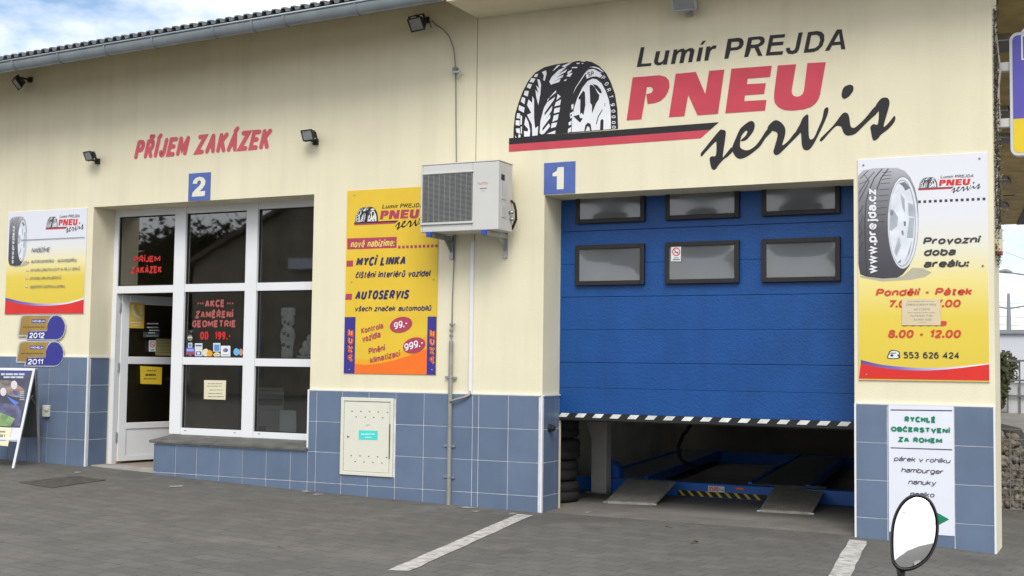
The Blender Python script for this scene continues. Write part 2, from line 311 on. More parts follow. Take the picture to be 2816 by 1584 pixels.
class G(B):
    """flat print or paint on the plane y = const of the facade; traced pixel points are put on that plane"""
    def __init__(self, y): super().__init__(); self.y = y; self.flat = FRONT; self.n = 0
    def W(self, p, dy=0): q = F(p, y=self.y); q[1] = self.y - dy; return q
    def area(self, z, pts, m, sm=0, lay=0):
        self.n += 1; q = [self.W(z(*p), lay * .0012 + self.n * .00001) for p in pts]
        return self.poly(smooth(q, sm) if sm else q, m)
    def rect(self, z, a, b, m, lay=0):
        p, q = self.W(z(*a)), self.W(z(*b)); self.n += 1; y = self.y - lay * .0012 - self.n * .00001
        return self.poly([(p[0], y, p[2]), (q[0], y, p[2]), (q[0], y, q[2]), (p[0], y, q[2])], m)
    def line(self, s, z, a, b, top, m, bold=.02, shear=0.0, lay=2, level=True, ref=1.0, round_=False):
        p, q, t = self.W(z(*a)), self.W(z(*b)), self.W(z(a[0], top)); y = self.y - lay * .0012
        self.marks = getattr(self, 'marks', []); self.marks.append((len(self.v), len(self.f)))
        if level: zz = (p[2] + q[2]) / 2; h = t[2] - p[2]; p[2] = zz; q[2] = zz
        else: h = t[2] - p[2]
        p[1] = q[1] = y; u = q - p
        hv = Vector((0, 0, h)) if level else Vector((-u[2], 0, u[0])).normalized() * h
        return self.text(s, p, u, hv, m, bold, shear, ref, round_)
    def done(self, name, parent=None, **k):
        """every line of lettering is a mesh of its own"""
        mk = getattr(self, 'marks', [])
        if len(mk) + (1 if mk and mk[0][0] else 0) < 2: return super().done(name, parent, **k)
        if mk[0][0]: mk = [(0, 0)] + mk
        mk = mk + [(len(self.v), len(self.f))]; r = None
        for (v0, f0), (v1, f1) in zip(mk, mk[1:]):
            b = B(); b.flat = FRONT; b.v = self.v[v0:v1]; b.f = [tuple(i - v0 for i in q) for q in self.f[f0:f1]]
            us = sorted(set(self.mi[f0:f1])); b.m = [self.m[i] for i in us]; b.mi = [us.index(i) for i in self.mi[f0:f1]]; r = b.done(name, parent, **k)
        return r
    def cut(self): self.marks = getattr(self, 'marks', []); self.marks.append((len(self.v), len(self.f))); return self
    def dots(self, z, a, b, n, size, m, lay=1):
        p, q = self.W(z(*a)), self.W(z(*b)); zz = (p[2] + q[2]) / 2; y = self.y - lay * .0012
        for k in range(n):
            x = p[0] + (q[0] - p[0]) * k / (n - 1)
            self.poly([(x - size / 2, y, zz - size / 2), (x + size / 2, y, zz - size / 2), (x + size / 2, y, zz + size / 2), (x - size / 2, y, zz + size / 2)], m)
        return self

ID = lambda a, b: (a, b)
# ------------------------------------------------------------------ ground
def lerp(tab, x):
    if x <= tab[0][0]: return tab[0][1]
    for (a, b), (c, d) in zip(tab, tab[1:]):
        if x <= c: return b + (d - b) * (x - a) / (c - a)
    return tab[-1][1]
GX = [(-60, .6), (-8, .25), (-3.8, .175), (-3.05, .16), (-2.07, .125), (-.1, .06), (.9, .035), (2.4, .005), (5.24, -.005), (6.3, -.065), (7.5, -.13), (14, -.35), (60, -.6)]
def zg(x, y):
    b = lerp(GX, x); k = min(1, max(0, (-y - .8) / 5)); return b * (1 - .55 * k) - .02 * k
def axis(lo, hi, a, b, step):
    r = [lo + (a - lo) * k / 10 for k in range(10)]; q = a
    while q < b: r.append(q); q += step
    return r + [b + (hi - b) * (k / 10) ** 2 for k in range(11)]
xs = axis(-400, 400, -9, 11, .5); ys = axis(-400, 900, -14, 9, .5)
g = B(); nx = len(xs)
g.add([(x, y, zg(x, y)) for y in ys for x in xs], [(j * nx + i, j * nx + i + 1, (j + 1) * nx + i + 1, (j + 1) * nx + i) for j in range(len(ys) - 1) for i in range(nx - 1)])
def paving():
    m = bpy.data.materials.new('block paving'); m.use_nodes = True; t = m.node_tree; b = t.nodes['Principled BSDF']; lk = t.links.new
    co = t.nodes.new('ShaderNodeTexCoord'); mp = t.nodes.new('ShaderNodeMapping'); mp.inputs['Rotation'].default_value = (0, 0, R_(10)); lk(co.outputs['Object'], mp.inputs['Vector'])
    nd = t.nodes.new('ShaderNodeTexNoise'); nd.inputs['Scale'].default_value = 9; lk(co.outputs['Object'], nd.inputs['Vector'])
    ad = t.nodes.new('ShaderNodeMixRGB'); ad.blend_type = 'LINEAR_LIGHT'; ad.inputs['Fac'].default_value = .012; lk(mp.outputs['Vector'], ad.inputs['Color1']); lk(nd.outputs['Color'], ad.inputs['Color2'])
    br = t.nodes.new('ShaderNodeTexBrick'); br.inputs['Scale'].default_value = 1; br.inputs['Brick Width'].default_value = .2; br.inputs['Row Height'].default_value = .165; br.inputs['Mortar Size'].default_value = .006; br.inputs['Mortar Smooth'].default_value = .5
    br.inputs['Color1'].default_value = (.094, .090, .083, 1); br.inputs['Color2'].default_value = (.117, .112, .103, 1); br.inputs['Mortar'].default_value = (.078, .074, .066, 1)
    lk(ad.outputs['Color'], br.inputs['Vector'])
    def noise(s, d=6, r=.6):
        n = t.nodes.new('ShaderNodeTexNoise'); n.inputs['Scale'].default_value = s; n.inputs['Detail'].default_value = d; n.inputs['Roughness'].default_value = r; lk(co.outputs['Object'], n.inputs['Vector']); return n
    def mul(fac_out, c, col, lo, hi, top):
        r = t.nodes.new('ShaderNodeMapRange'); r.inputs['From Min'].default_value = lo; r.inputs['From Max'].default_value = hi; r.inputs['To Max'].default_value = top; lk(fac_out, r.inputs['Value'])
        x = t.nodes.new('ShaderNodeMixRGB'); x.inputs['Color2'].default_value = col + (1,); lk(r.outputs['Result'], x.inputs['Fac']); lk(c, x.inputs['Color1']); return x.outputs['Color']
    c = br.outputs['Color']
    c = mul(noise(.55, 8).outputs['Fac'], c, (.075, .071, .062), .5, .72, .65)
    c = mul(noise(.9, 7).outputs['Fac'], c, (.20, .188, .165), .56, .75, .5)
    c = mul(noise(45, 3).outputs['Fac'], c, (.05, .046, .038), .6, .75, .5)
    c = mul(noise(1.7, 9, .75).outputs['Fac'], c, (.055, .052, .046), .54, .68, .55)
    c = mul(noise(5.5, 8, .7).outputs['Fac'], c, (.17, .163, .148), .58, .72, .45)
    c = mul(noise(14, 5, .7).outputs['Fac'], c, (.045, .042, .036), .62, .74, .6)
    # moss and grit pushed up in the joints, in patches
    mm = t.nodes.new('ShaderNodeMath'); mm.operation = 'MULTIPLY'; lk(br.outputs['Fac'], mm.inputs[0]); lk(noise(7, 4).outputs['Fac'], mm.inputs[1])
    c = mul(mm.outputs[0], c, (.035, .033, .022), .5, .62, .9)
    lk(c, b.inputs['Base Color']); b.inputs['Roughness'].default_value = .88
    bp = t.nodes.new('ShaderNodeBump'); bp.inputs['Strength'].default_value = .5; bp.inputs['Distance'].default_value = .006
    iv = t.nodes.new('ShaderNodeMath'); iv.operation = 'SUBTRACT'; lk(noise(70, 3).outputs['Fac'], iv.inputs[0]); lk(br.outputs['Fac'], iv.inputs[1]); lk(iv.outputs[0], bp.inputs['Height']); lk(bp.outputs['Normal'], b.inputs['Normal'])
    return m
setp(g.done('paved_ground', mats=paving()), kind='structure')
def on_ground(p, lift=.004, it=6):
    z = 0.0
    for _ in range(it): q = F(p, z=z); z = zg(q[0], q[1]) + lift
    q[2] = z; return q

# ------------------------------------------------------------------ the garage building
bld = thing('garage_building', 'cream plastered tyre workshop with blue tiled base, corrugated roof and half open blue garage door', 'building', (0, 0, 0))
XL, XW0, XW1, XG0, XG1, XR = -8.0, -3.06, -.097, 2.459, 5.243, 6.312     # pier edges along the facade
WH, GH, TH, TL = 3.022, 2.886, 5.2, 4.74                                            # heads of the openings, wall top
b = B()
b.box(XL, XW0, 0, .42, -.5, TL); b.box(XW0, XW1, 0, .42, WH, TL); b.box(XW0 + .001, -2.081, .42, .44, -.5, -.4)
b.box(XW1, 1.74, 0, .42, -.5, TL); b.box(1.74, XG0, 0, .42, -.5, TH); b.box(XG0, XG1, 0, .42, GH, TH); b.box(XG1, XR, 0, .42, -.5, TH)
b.box(-2.078, XW1, .004, .40, -.5, .455)                                  # low wall under the shop window
b.prism([(XR, .42, -.5), (XR - .3, .42, -.5), (3.9, 12, -.5), (4.3, 12, -.5)], (0, 0, 5.7))
b.prism([(XL, .0, TL), (1.74, .0, TL), (1.74, .0, 4.84), (XL, .0, 4.585)], (0, .4, 0)) if False else b.prism([(-4, 0, TL), (1.74, 0, TL), (1.74, 0, 4.842), (-2.2, 0, TL + .001)], (0, .4, 0))
wall = b.done('wall', bld, plaster)
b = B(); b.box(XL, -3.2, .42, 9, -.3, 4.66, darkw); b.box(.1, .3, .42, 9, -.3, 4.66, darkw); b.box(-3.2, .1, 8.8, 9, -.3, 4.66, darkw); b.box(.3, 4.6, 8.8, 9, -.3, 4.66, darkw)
b.box(-3.2, .1, .42, 8.8, 3.3, 3.4, darkw); b.box(.3, 5.6, .42, 4.6, 4.0, 4.1, darkw); b.box(.3, 5.6, 6.4, 8.8, 4.0, 4.1, darkw); b.box(2.1, 5.6, 4.6, 6.4, 4.0, 4.1, darkw)  # gap left in the garage ceiling: unseen rooflight, added to light the partition
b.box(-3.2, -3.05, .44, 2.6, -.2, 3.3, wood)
b.box(-3.0, .1, 5.0, 5.1, .17, 3.2, wood)
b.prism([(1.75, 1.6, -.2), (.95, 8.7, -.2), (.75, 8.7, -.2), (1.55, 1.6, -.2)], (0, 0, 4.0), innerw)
b.done('interior_wall', bld)
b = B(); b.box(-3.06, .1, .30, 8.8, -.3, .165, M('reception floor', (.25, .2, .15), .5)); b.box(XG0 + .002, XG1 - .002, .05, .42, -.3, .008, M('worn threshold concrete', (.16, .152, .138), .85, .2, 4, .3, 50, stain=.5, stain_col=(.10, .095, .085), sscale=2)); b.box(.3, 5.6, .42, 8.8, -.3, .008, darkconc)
b.done('floor', bld)
# tiles laid on the base of the wall: every tile a raised slab in pale grout
def tiles(b, cols, rows, y, holes=(), flip=False, X=None):
    """front faces (y = const), or, with X given, the faces of a reveal at x = X running along y"""
    e = .0045
    for i in range(len(cols) - 1):
        for j in range(len(rows) - 1):
            a0, a1, r0, r1 = cols[i] + e, cols[i + 1] - e, rows[j + 1] + e, rows[j] - e
            if any(a0 < h[1] - .02 and a1 > h[0] + .02 and r0 < h[3] - .02 and r1 > h[2] + .02 for h in holes):
                # keep what the opening leaves of the tile
                for h in holes:
                    if r1 > h[3] + .02: b.box(a0, a1, y - .006, y + .012, max(r0, h[3]), r1, tile_a)
                    if r0 < h[2] - .02: b.box(a0, a1, y - .006, y + .012, r0, min(r1, h[2]), tile_a)
                continue
            t = tile_a if random.random() < .6 else tile_b
            if X is None: b.box(a0, a1, y - .006, y + .012, r0, r1, t)
            else: b.box(X, X + .016, a0, a1, r0, r1, t)
YT = -.012
b = B()
ROWL = [1.35, 1.05, .75, .45, .15, -.3]; ROW = [1.05, .75, .45, .15, -.3]; ROW2 = [.45, .15, -.3]
tiles(b, [-5.73, -5.43, -5.13, -4.83, -4.53, -4.23, -3.93, -3.632, -3.338, -3.056], ROWL, YT)
b.box(-5.75, XW0 + .003, YT, 0, -.3, 1.352, grout); b.done('tile_cladding', bld); b = B()
tiles(b, [.02, .30], ROWL, 0, X=XW0 - .002)
b.box(XW0 - .001, XW0 + .010, .0, .30, -.3, 1.352, grout)
b.done('tile_cladding', bld); b = B()
colsS = [-2.078, -1.78, -1.498, -1.2, -.902, -.603, -.304, -.096]
tiles(b, colsS, ROW2, YT)
b.box(-2.080, -.096, YT, .0, -.3, .452, grout)
b.done('tile_cladding', bld); b = B()
PB = (.293, .905, .243, .995)      # opening of the meter cabinet
tiles(b, [-.096, .0, .304, .611, .918, 1.229, 1.535, 1.752, 1.816, 2.123, 2.434], ROW, YT, holes=[PB])
b.box(-.096, XG0 - .004, YT, 0, -.3, 1.052, grout)
b.done('tile_cladding', bld); b = B()
tiles(b, [.012, .262, .352], ROW, 0, X=XG0 - .004)
b.box(XG0 - .002, XG0 + .008, .0, .36, -.3, 1.052, grout)
b.done('tile_cladding', bld); b = B()
tiles(b, [5.252, 5.503, 5.78, 6.01, 6.302], ROW, YT)
b.box(XG1, XR - .001, YT, 0, -.3, 1.052, grout)
b.done('tile_cladding', bld)
# white edge trims of the tiling
for x0, x1, ya, yb2, z0, z1 in [(x + .003, x + .018, -.021, -.001, -.25, z) for x, z in ((XW0 - .004, 1.36), (XG0 - .006, 1.06), (XG1 - .002, 1.06), (XR - .018, 1.06))] + [(-.106, -.088, -.024, -.001, .47, 1.062)] + \
        [(a, c, -.021, -.0012, z, z + .012) for a, c, z in ((-5.75, XW0 - .004, 1.353), (-.088, XG0 - .006, 1.053), (XG1 + .02, XR - .018, 1.053))] + [(XW0 + .006, XW0 + .022, .0, .30, 1.353, 1.362), (XG0 + .006, XG0 + .020, .0, .36, 1.053, 1.064)]:
    b = B(); b.box(x0, x1, ya, yb2, z0, z1); b.done('edge_trim', bld, pvc)
# seam between the two halves of the building, a thin dull brown strip
b = B(); b.box(1.736, 1.743, -.0015, .001, 1.08, 4.7); b.done('expansion_joint', bld, M('joint brown', (.30, .26, .16), .9))
# roof, eaves, gutter
def ez(x): return 4.50 + (x + 3.8) * .0262           # the eaves rise gently to the right
b = B(); per = .112; n = int((1.72 + 8) / per); prof = []
for k in range(n):
    x = -8 + k * per
    prof += [(x, 0), (x + per * .42, 0), (x + per * .52, .034), (x + per * .9, .034)]
prof.append((-8 + n * per, 0))
pts = []
for y, dz in ((-.76, .085), (4.4, .085 + 5.16 * .16)):
    for x, h in prof: pts.append((x, y, ez(x) + dz + h))
    for x, h in prof: pts.append((x, y, ez(x) + dz + h - .012))
k = len(prof)
fs = [(i, i + 1, 2 * k + i + 1, 2 * k + i) for i in range(k - 1)] + [(k + i, 3 * k + i, 3 * k + i + 1, k + i + 1) for i in range(k - 1)] + [(i, k + i, k + i + 1, i + 1) for i in range(k - 1)]
b.add(pts, fs, roofm)
roof = b.done('roof', bld)
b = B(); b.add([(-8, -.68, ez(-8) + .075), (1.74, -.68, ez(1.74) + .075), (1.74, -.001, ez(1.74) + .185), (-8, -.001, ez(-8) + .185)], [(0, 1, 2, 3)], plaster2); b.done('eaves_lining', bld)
b = B(); b.box(1.745, 7.0, -.62, -.002, 4.612, 4.9, plaster); b.box(1.745, 7.0, .0, 4.6, 5.205, 5.35, roofm); b.box(2.2, 7.0, 4.6, 9, 5.205, 5.35, roofm); b.box(1.745, 1.76, -.002, .42, 4.7, 5.2, plaster)  # roof slab left open over the added rooflight so daylight gets in
b.done('eaves_soffit', bld)
b = B(); vs = []; N = 14; xs_ = [-8, 1.75]
for x in xs_:
    for r in (.060, .056):
        for i in range(N + 1):
            a = math.pi * i / N; vs.append((x, -.715 - r * math.cos(a), ez(x) + .045 - r * math.sin(a) * 1.75))
q = N + 1
fs = [(i, i + 1, 2 * q + i + 1, 2 * q + i) for i in range(N)] + [(q + i, 3 * q + i, 3 * q + i + 1, q + i + 1) for i in range(N)] + [(0, 2 * q, 3 * q, q), (N, q + N, 3 * q + N, 2 * q + N)]
b.add(vs, fs, zinc); b.tube([(-8, -.778, ez(-8) + .045), (1.75, -.778, ez(1.75) + .045)], .011, zinc)
gut = b.done('gutter', bld, smooth_=True)
for px in (40, 153, 270, 390, 543, 640, 720, 900):
    x = F((px, 185 - px * .168), y=-.72)[0]; b = B(); vs = []
    for xx in (x - .012, x + .012):
        for i in range(N + 1):
            a = math.pi * i / N; vs.append((xx, -.715 - .066 * math.cos(a), ez(x) + .045 - .066 * math.sin(a) * 1.72))
    b.add(vs, [(i, i + 1, q + i + 1, q + i) for i in range(N)]); b.done('gutter_bracket', bld, zinc)

# ------------------------------------------------------------------ painted logo and words on the wall
LOGO = []
def lg(col, z, pts, sm=0, lay=0): LOGO.append((col, [F(z(*p), y=0) for p in pts], sm, lay))
barL = F(zA(50, 1392), y=0); zb = [F(zA(50, v), y=0)[2] for v in (1195, 1287, 1392)]; ze = [F(zP(*p), y=0) for p in ((1190, 795), (1088, 883), (975, 982))]
zt = [(a + c[2]) / 2 for a, c in zip(zb, ze)]
LOGO.append(('k', [Vector((barL[0], 0, zt[1])), Vector((barL[0], 0, zt[0])), Vector((ze[0][0], 0, zt[0])), Vector((ze[1][0], 0, zt[1]))], 0, 0))
LOGO.append(('r', [Vector((barL[0], 0, zt[2])), Vector((barL[0], 0, zt[1])), Vector((ze[1][0], 0, zt[1])), Vector((ze[2][0], 0, zt[2]))], 0, 0))
lg('r', zP, [(172,270),(490,245),(560,262),(600,305),(608,380),(590,440),(555,500),(500,548),(440,572),(348,585),(334,468),(390,455),(412,425),(408,395),(385,382),(340,384),(326,478),(275,765),(100,778)])
lg('r', zP, [(680,228),(918,205),(1030,468),(1075,192),(1255,178),(1180,700),(938,718),(828,478),(783,728),(600,740)])
lg('r', zP, [(1338,168),(1815,132),(1795,265),(1530,285),(1522,350),(1745,338),(1725,465),(1498,482),(1490,550),(1752,535),(1735,662),(1265,694)])
lg('r', zP, [(1885,130),(2102,115),(2050,420),(2052,460),(2072,488),(2110,498),(2150,490),(2180,465),(2195,420),(2235,102),(2452,90),(2385,470),(2370,520),(2335,575),(2280,618),(2190,648),(2060,662),(1960,655),(1890,620),(1850,570),(1840,510),(1845,430)])
lg('k', zS, [(118,868),(175,795),(330,605),(370,588),(405,600),(412,650),(378,895),(400,890),(480,795),(495,840),(440,900),(390,935),(330,1000),(300,1045),(268,1060),(240,1030),(222,930),(250,900),(295,890),(303,750),(285,735),(180,845),(128,902)], 3)
# the e, opened at its eye
lg('k', zS, [(490,790),(530,690),(575,590),(620,540),(690,490),(735,490),(755,530),(740,600),(690,670),(640,715),(588,720),(612,690),(645,660),(668,615),(655,597),(625,622),(597,665),(583,730),(582,790),(605,815),(650,830),(700,820),(770,770),(830,690),(905,580),(960,600),(880,690),(820,780),(740,850),(660,905),(590,930),(540,915),(505,870),(490,830)], 3)
lg('k', zS, [(915,545),(955,500),(1000,475),(1050,490),(1100,540),(1118,600),(1105,680),(1080,770),(1150,720),(1240,610),(1300,610),(1250,670),(1180,740),(1090,830),(1040,875),(1000,885),(975,850),(990,790),(1020,680),(1020,625),(985,605),(955,600),(905,590)], 3)
lg('k', zS, [(1240,615),(1290,520),(1320,450),(1370,408),(1388,430),(1390,600),(1400,690),(1430,700),(1460,670),(1500,580),(1550,460),(1575,350),(1610,322),(1625,345),(1610,420),(1540,580),(1460,740),(1410,810),(1370,830),(1330,815),(1310,760),(1305,680),(1295,620)], 3)
lg('k', zS, [(1525,700),(1560,660),(1680,540),(1770,420),(1810,385),(1850,395),(1870,440),(1885,540),(1915,565),(1960,545),(2060,450),(2180,310),(2215,370),(2080,500),(1960,620),(1900,650),(1845,655),(1805,625),(1780,560),(1760,545),(1710,548),(1620,640),(1560,710),(1530,725)], 3)
lg('k', zS, [(2180,310),(2240,225),(2290,207),(2330,220),(2345,270),(2330,350),(2275,550),(2340,500),(2400,425),(2415,450),(2400,500),(2330,580),(2250,640),(2210,690),(2170,715),(2145,695),(2125,600),(2122,550),(2160,520),(2200,530),(2215,480),(2220,375),(2205,355)], 3)
lg('k', zS, [(1800,95),(1850,62),(1895,58),(1918,80),(1915,130),(1870,190),(1820,222),(1790,210),(1780,170)], 3)
# the name in black italics
def keyed(o, h):
    """outline with a hole, cut open by a slit between the two nearest corners"""
    i, j = min(((i, j) for i in range(len(o)) for j in range(len(h))), key=lambda q: (o[q[0]][0] - h[q[1]][0]) ** 2 + (o[q[0]][1] - h[q[1]][1]) ** 2)
    ar = lambda p: sum(p[k - 1][0] * p[k][1] - p[k][0] * p[k - 1][1] for k in range(len(p)))
    hh = h[j:] + h[:j]
    if ar(o) * ar(h) > 0: hh = [hh[0]] + hh[:0:-1]
    e = lambda p: (p[0] + .15, p[1] + .15)
    return o[:i + 1] + hh + [e(hh[0]), e(o[i])] + o[i + 1:]
for p in ([(135,293),(178,288),(142,480),(258,472),(250,503),(88,518)],
  [(310,338),(358,335),(332,445),(335,460),(350,465),(375,458),(398,430),(418,328),(465,325),(432,488),(388,491),(392,475),(360,495),(325,498),(295,485),(285,455),(290,430)],
  [(512,318),(555,315),(550,335),(585,312),(625,305),(645,325),(690,300),(725,300),(748,320),(745,350),(720,460),(675,463),(698,345),(690,335),(670,340),(648,365),(622,470),(575,474),(600,352),(590,342),(570,348),(548,378),(525,480),(478,483)],
  [(800,295),(848,290),(815,450),(768,453)], [(842,220),(880,213),(845,258),(813,265)], [(885,285),(932,280),(928,298),(960,272),(1002,268),(990,308),(955,310),(930,335),(905,442),(860,445)],
  keyed([(1130,195),(1255,183),(1290,192),(1310,222),(1308,260),(1285,300),(1240,322),(1160,330),(1135,420),(1088,423)], [(1170,232),(1245,226),(1262,240),(1258,268),(1235,288),(1163,295)]),
  keyed([(1362,180),(1490,165),(1530,172),(1550,195),(1550,230),(1530,262),(1480,288),(1525,388),(1475,390),(1435,300),(1395,302),(1362,400),(1315,405)], [(1405,208),(1480,200),(1502,212),(1498,235),(1475,255),(1395,265)]),
  [(1610,155),(1785,140),(1778,178),(1648,190),(1638,235),(1768,225),(1758,265),(1628,275),(1612,345),(1762,335),(1752,375),(1562,388)],
  [(1938,125),(1985,120),(1945,310),(1920,352),(1870,370),(1820,365),(1795,335),(1795,300),(1840,295),(1840,320),(1860,332),(1885,325),(1900,300)],
  keyed([(2045,118),(2150,105),(2200,115),(2230,150),(2232,210),(2210,275),(2160,325),(2110,345),(1995,355)], [(2082,155),(2140,148),(2175,165),(2185,210),(2165,270),(2125,300),(2050,312)]),
  keyed([(2375,88),(2430,85),(2472,312),(2425,316),(2415,262),(2320,270),(2290,328),(2238,333)], [(2400,130),(2412,225),(2342,232)])): lg('k', zL, p)
# the tyre
lg('k', zA, [(115,1192),(118,1050),(140,850),(190,680),(250,520),(330,370),(430,255),(560,180),(720,140),(880,115),(940,118),(1000,95),(1065,88),(1080,103),(1130,103),(1150,92),(1230,105),(1330,160),(1430,260),(1500,390),(1560,560),(1595,780),(1605,1056)])
for p in ([(945,1105),(950,900),(985,740),(1030,610),(1100,470),(1170,380),(1240,345),(1300,355),(1370,410),(1430,520),(1475,650),(1500,800),(1505,1062)],
  [(150,1055),(205,1050),(215,1130),(160,1110)], [(150,935),(205,940),(205,1015),(148,1005)], [(170,835),(210,840),(205,915),(160,905)], [(195,720),(275,755),(265,830),(190,790)],
  [(240,605),(285,620),(275,710),(220,670)], [(280,515),(335,520),(320,600),(262,575)], [(330,415),(380,425),(355,490),(305,465)], [(375,335),(430,345),(400,400),(345,390)], [(430,280),(470,275),(450,320),(405,320)],
  [(215,860),(240,880),(235,1000),(215,1000)], [(220,1025),(240,1030),(235,1130),(222,1120)], [(140,1150),(160,1180),(145,1185)], [(185,1185),(190,1130),(220,1150),(215,1180)],
  [(270,1170),(265,1090),(320,1095),(325,1060),(270,1000),(290,885),(330,960),(355,1080),(350,1165)],
  [(310,720),(330,640),(385,690),(385,590),(410,640),(410,900),(425,1050),(470,1020),(460,1150),(385,1160),(380,1000),(310,860),(370,830)],
  [(430,500),(470,550),(440,440),(480,480),(455,350),(490,360),(510,430),(500,560),(470,720),(440,600)], [(480,310),(540,360),(550,300),(520,250),(580,225),(590,270),(560,380),(530,350)],
  [(490,1120),(500,950),(550,760),(640,600),(720,510),(725,540),(600,640),(600,680),(710,600),(690,650),(560,830),(560,870),(670,730),(660,800),(580,920),(640,850),(640,900),(530,1050),(530,1090),(620,980),(640,1020),(560,1120),(520,1140)],
  [(745,560),(790,600),(730,650)], [(720,680),(795,640),(780,720),(700,740)], [(700,770),(780,750),(770,820),(690,840)], [(690,870),(760,850),(745,930),(670,960)], [(660,980),(740,965),(720,1030),(650,1050)], [(590,1130),(715,1080),(710,1130)],
  [(625,390),(660,320),(760,220),(880,170),(760,280),(880,210),(860,250),(720,330),(830,290),(820,320),(680,390),(790,345),(770,390),(650,430)], [(670,240),(740,155),(790,145),(700,220)],
  [(890,245),(950,215),(940,250),(880,280)], [(960,265),(920,320),(870,310),(900,270)], [(950,180),(1030,178),(1020,195),(945,195)], [(1015,120),(1060,118),(1055,135),(1015,135)], [(1080,120),(1120,125),(1100,138)], [(830,370),(880,345),(860,380)], [(800,165),(900,125),(940,125),(840,185)],
  [(960,570),(1000,470),(1130,270),(1190,200),(1140,280),(1010,470)], [(1190,185),(1260,170),(1330,190),(1400,245),(1395,255),(1320,205),(1255,185)],
  [(940,720),(970,700),(970,760),(945,790)], [(920,840),(965,810),(965,890),(925,910)], [(900,970),(945,940),(940,1000),(905,1010)], [(895,1060),(940,1030),(935,1100),(890,1115)],
  [(1150,310),(1150,260),(1190,215),(1260,205),(1330,245),(1380,300),(1350,330),(1290,310),(1220,320),(1160,345)]):
    lg('w', zA, p, 0, 1)
for p in ([(1045,610),(1110,515),(1135,540),(1140,720),(1115,860),(1085,830),(1065,860),(1070,640),(1045,640)], [(1200,440),(1235,430),(1275,470),(1310,540),(1340,580),(1330,640),(1290,700),(1235,840),(1235,720),(1210,690),(1205,560)],
  [(1245,420),(1310,440),(1360,500),(1375,545),(1350,555),(1310,510),(1270,460)], [(970,880),(1055,855),(1060,900),(1105,910),(1065,970)], [(1125,1090),(1140,1010),(1175,970),(1215,990),(1230,1085),(1210,1085),(1195,1030),(1170,1020),(1145,1085)],
  [(1350,1075),(1355,940),(1380,915),(1400,940),(1395,1070)], [(1290,990),(1320,880),(1380,780),(1385,790),(1330,890),(1300,995)], [(1410,740),(1418,690),(1424,690),(1414,742)], [(925,865),(950,840),(945,880)]):
    lg('k', zA, p, 0, 2)
LET = []   # letters round the tyre wall, (char, foot, direction point, size, colour)
for ch, c, ang, hh, col in (('S', (1180,318), -12, 62, 'k'), ('P', (1225,305), -4, 62, 'k'), ('S', (1315,300), 22, 62, 'w'), ('P', (1362,345), 38, 62, 'w'), ('O', (1408,420), 55, 60, 'w'), ('R', (1440,500), 65, 60, 'w'), ('T', (1475,590), 74, 58, 'w'),
                            ('9', (1497,700), 82, 60, 'w'), ('0', (1510,790), 85, 56, 'w'), ('0', (1514,870), 87, 56, 'w'), ('0', (1516,950), 89, 56, 'w'), ('0', (1520,1015), 90, 56, 'w')):
    a = R_(ang); o = F(zA(*c), y=0); u = F(zA(c[0] + 40 * math.cos(a), c[1] + 40 * math.sin(a)), y=0) - o; h = F(zA(c[0] + hh * math.sin(a), c[1] - hh * math.cos(a)), y=0) - o
    LET.append((ch, o, u, h, col))
A0 = Vector((barL[0], 0, zt[2])); A1 = F(zP(2452, 90), y=0); A2 = Vector((ze[0][0], 0, zt[0]))
def logo(y, src, dst, red, blk=black, wht=white, letters=True, simple=False):
    """src/dst: two matching corner points each, in the wall plane"""
    g = G(y); sx = (dst[1][0] - dst[0][0]) / (src[1][0] - src[0][0]); szz = (dst[1][2] - dst[0][2]) / (src[1][2] - src[0][2])
    mp = lambda q, d=0: Vector((dst[0][0] + (q[0] - src[0][0]) * sx, y - d, dst[0][2] + (q[2] - src[0][2]) * szz))
    mm = {'r': red, 'k': blk, 'w': wht}
    for i, (c, pts, sm, lay) in enumerate(LOGO):
        q = [mp(p, lay * .001 + i * .00001) for p in pts]; g.poly(smooth(q, sm) if sm else q, mm[c])
    dv = lambda v: Vector((v[0] * sx, 0, v[2] * szz))
    if letters:
        for ch, o, u, h, c in LET: g.text(ch, mp(o, .0035), dv(u), dv(h), mm[c], .015)
    return g
lgm = logo(-.003, (A0, A1), (A0, A1), wallred, black, M('white wall paint', (.74, .75, .80), .7))
# the red letters climb a little against the level bars, as painted: keep traced places
lgm.done('painted_logo', bld)
g = G(-.003); g.line('PŘÍJEM ZAKÁZEK', zR, (112, 672), (2385, 480), 352, M('faded pink red paint', (.56, .10, .13),   .7, .06, 6), .045, .20, 0, True, 1.0, True)
g.done('painted_lettering', bld)

# ------------------------------------------------------------------ shop front
YF = .33
sf = B(); y0, y1 = YF, YF + .07
def bar(x0, x1, z0, z1, d=0): sf.box(x0, x1, y0 - d, y1, z0, z1, pvc)
XM1, XM2 = (-2.172, -2.020), (-1.192, -1.042)
bar(XW0 - .03, -3.0, .12, WH + .02); bar(-3.0, XM1[0], 2.945, WH + .02); bar(XM1[0], XM1[1], .535, WH + .02, .012); bar(XM1[1], XM2[0], 2.945, WH + .02); bar(XM2[0], XM2[1], .50, WH + .02, .012); bar(XM2[1], -.05, 2.95, WH + .02)
bar(-3.0, XM1[0], 2.078, 2.160); bar(XM1[1], XM2[0], 2.082, 2.166); bar(XM2[1], -.05, 2.080, 2.165)
bar(XM1[1], XM2[0], 1.288, 1.370); bar(XM2[1], -.05, 1.283, 1.364)
bar(XM1[1], XM2[0], .53, .604); bar(XM2[1], -.05, .52, .596)
for x in (-1.97, -1.3, -.98): sf.box(x, x + .03, y0 - .003, y0 + .002, .572, .578, gap)
sfo = sf.done('shop_window_frame', bld, bevel=.006)
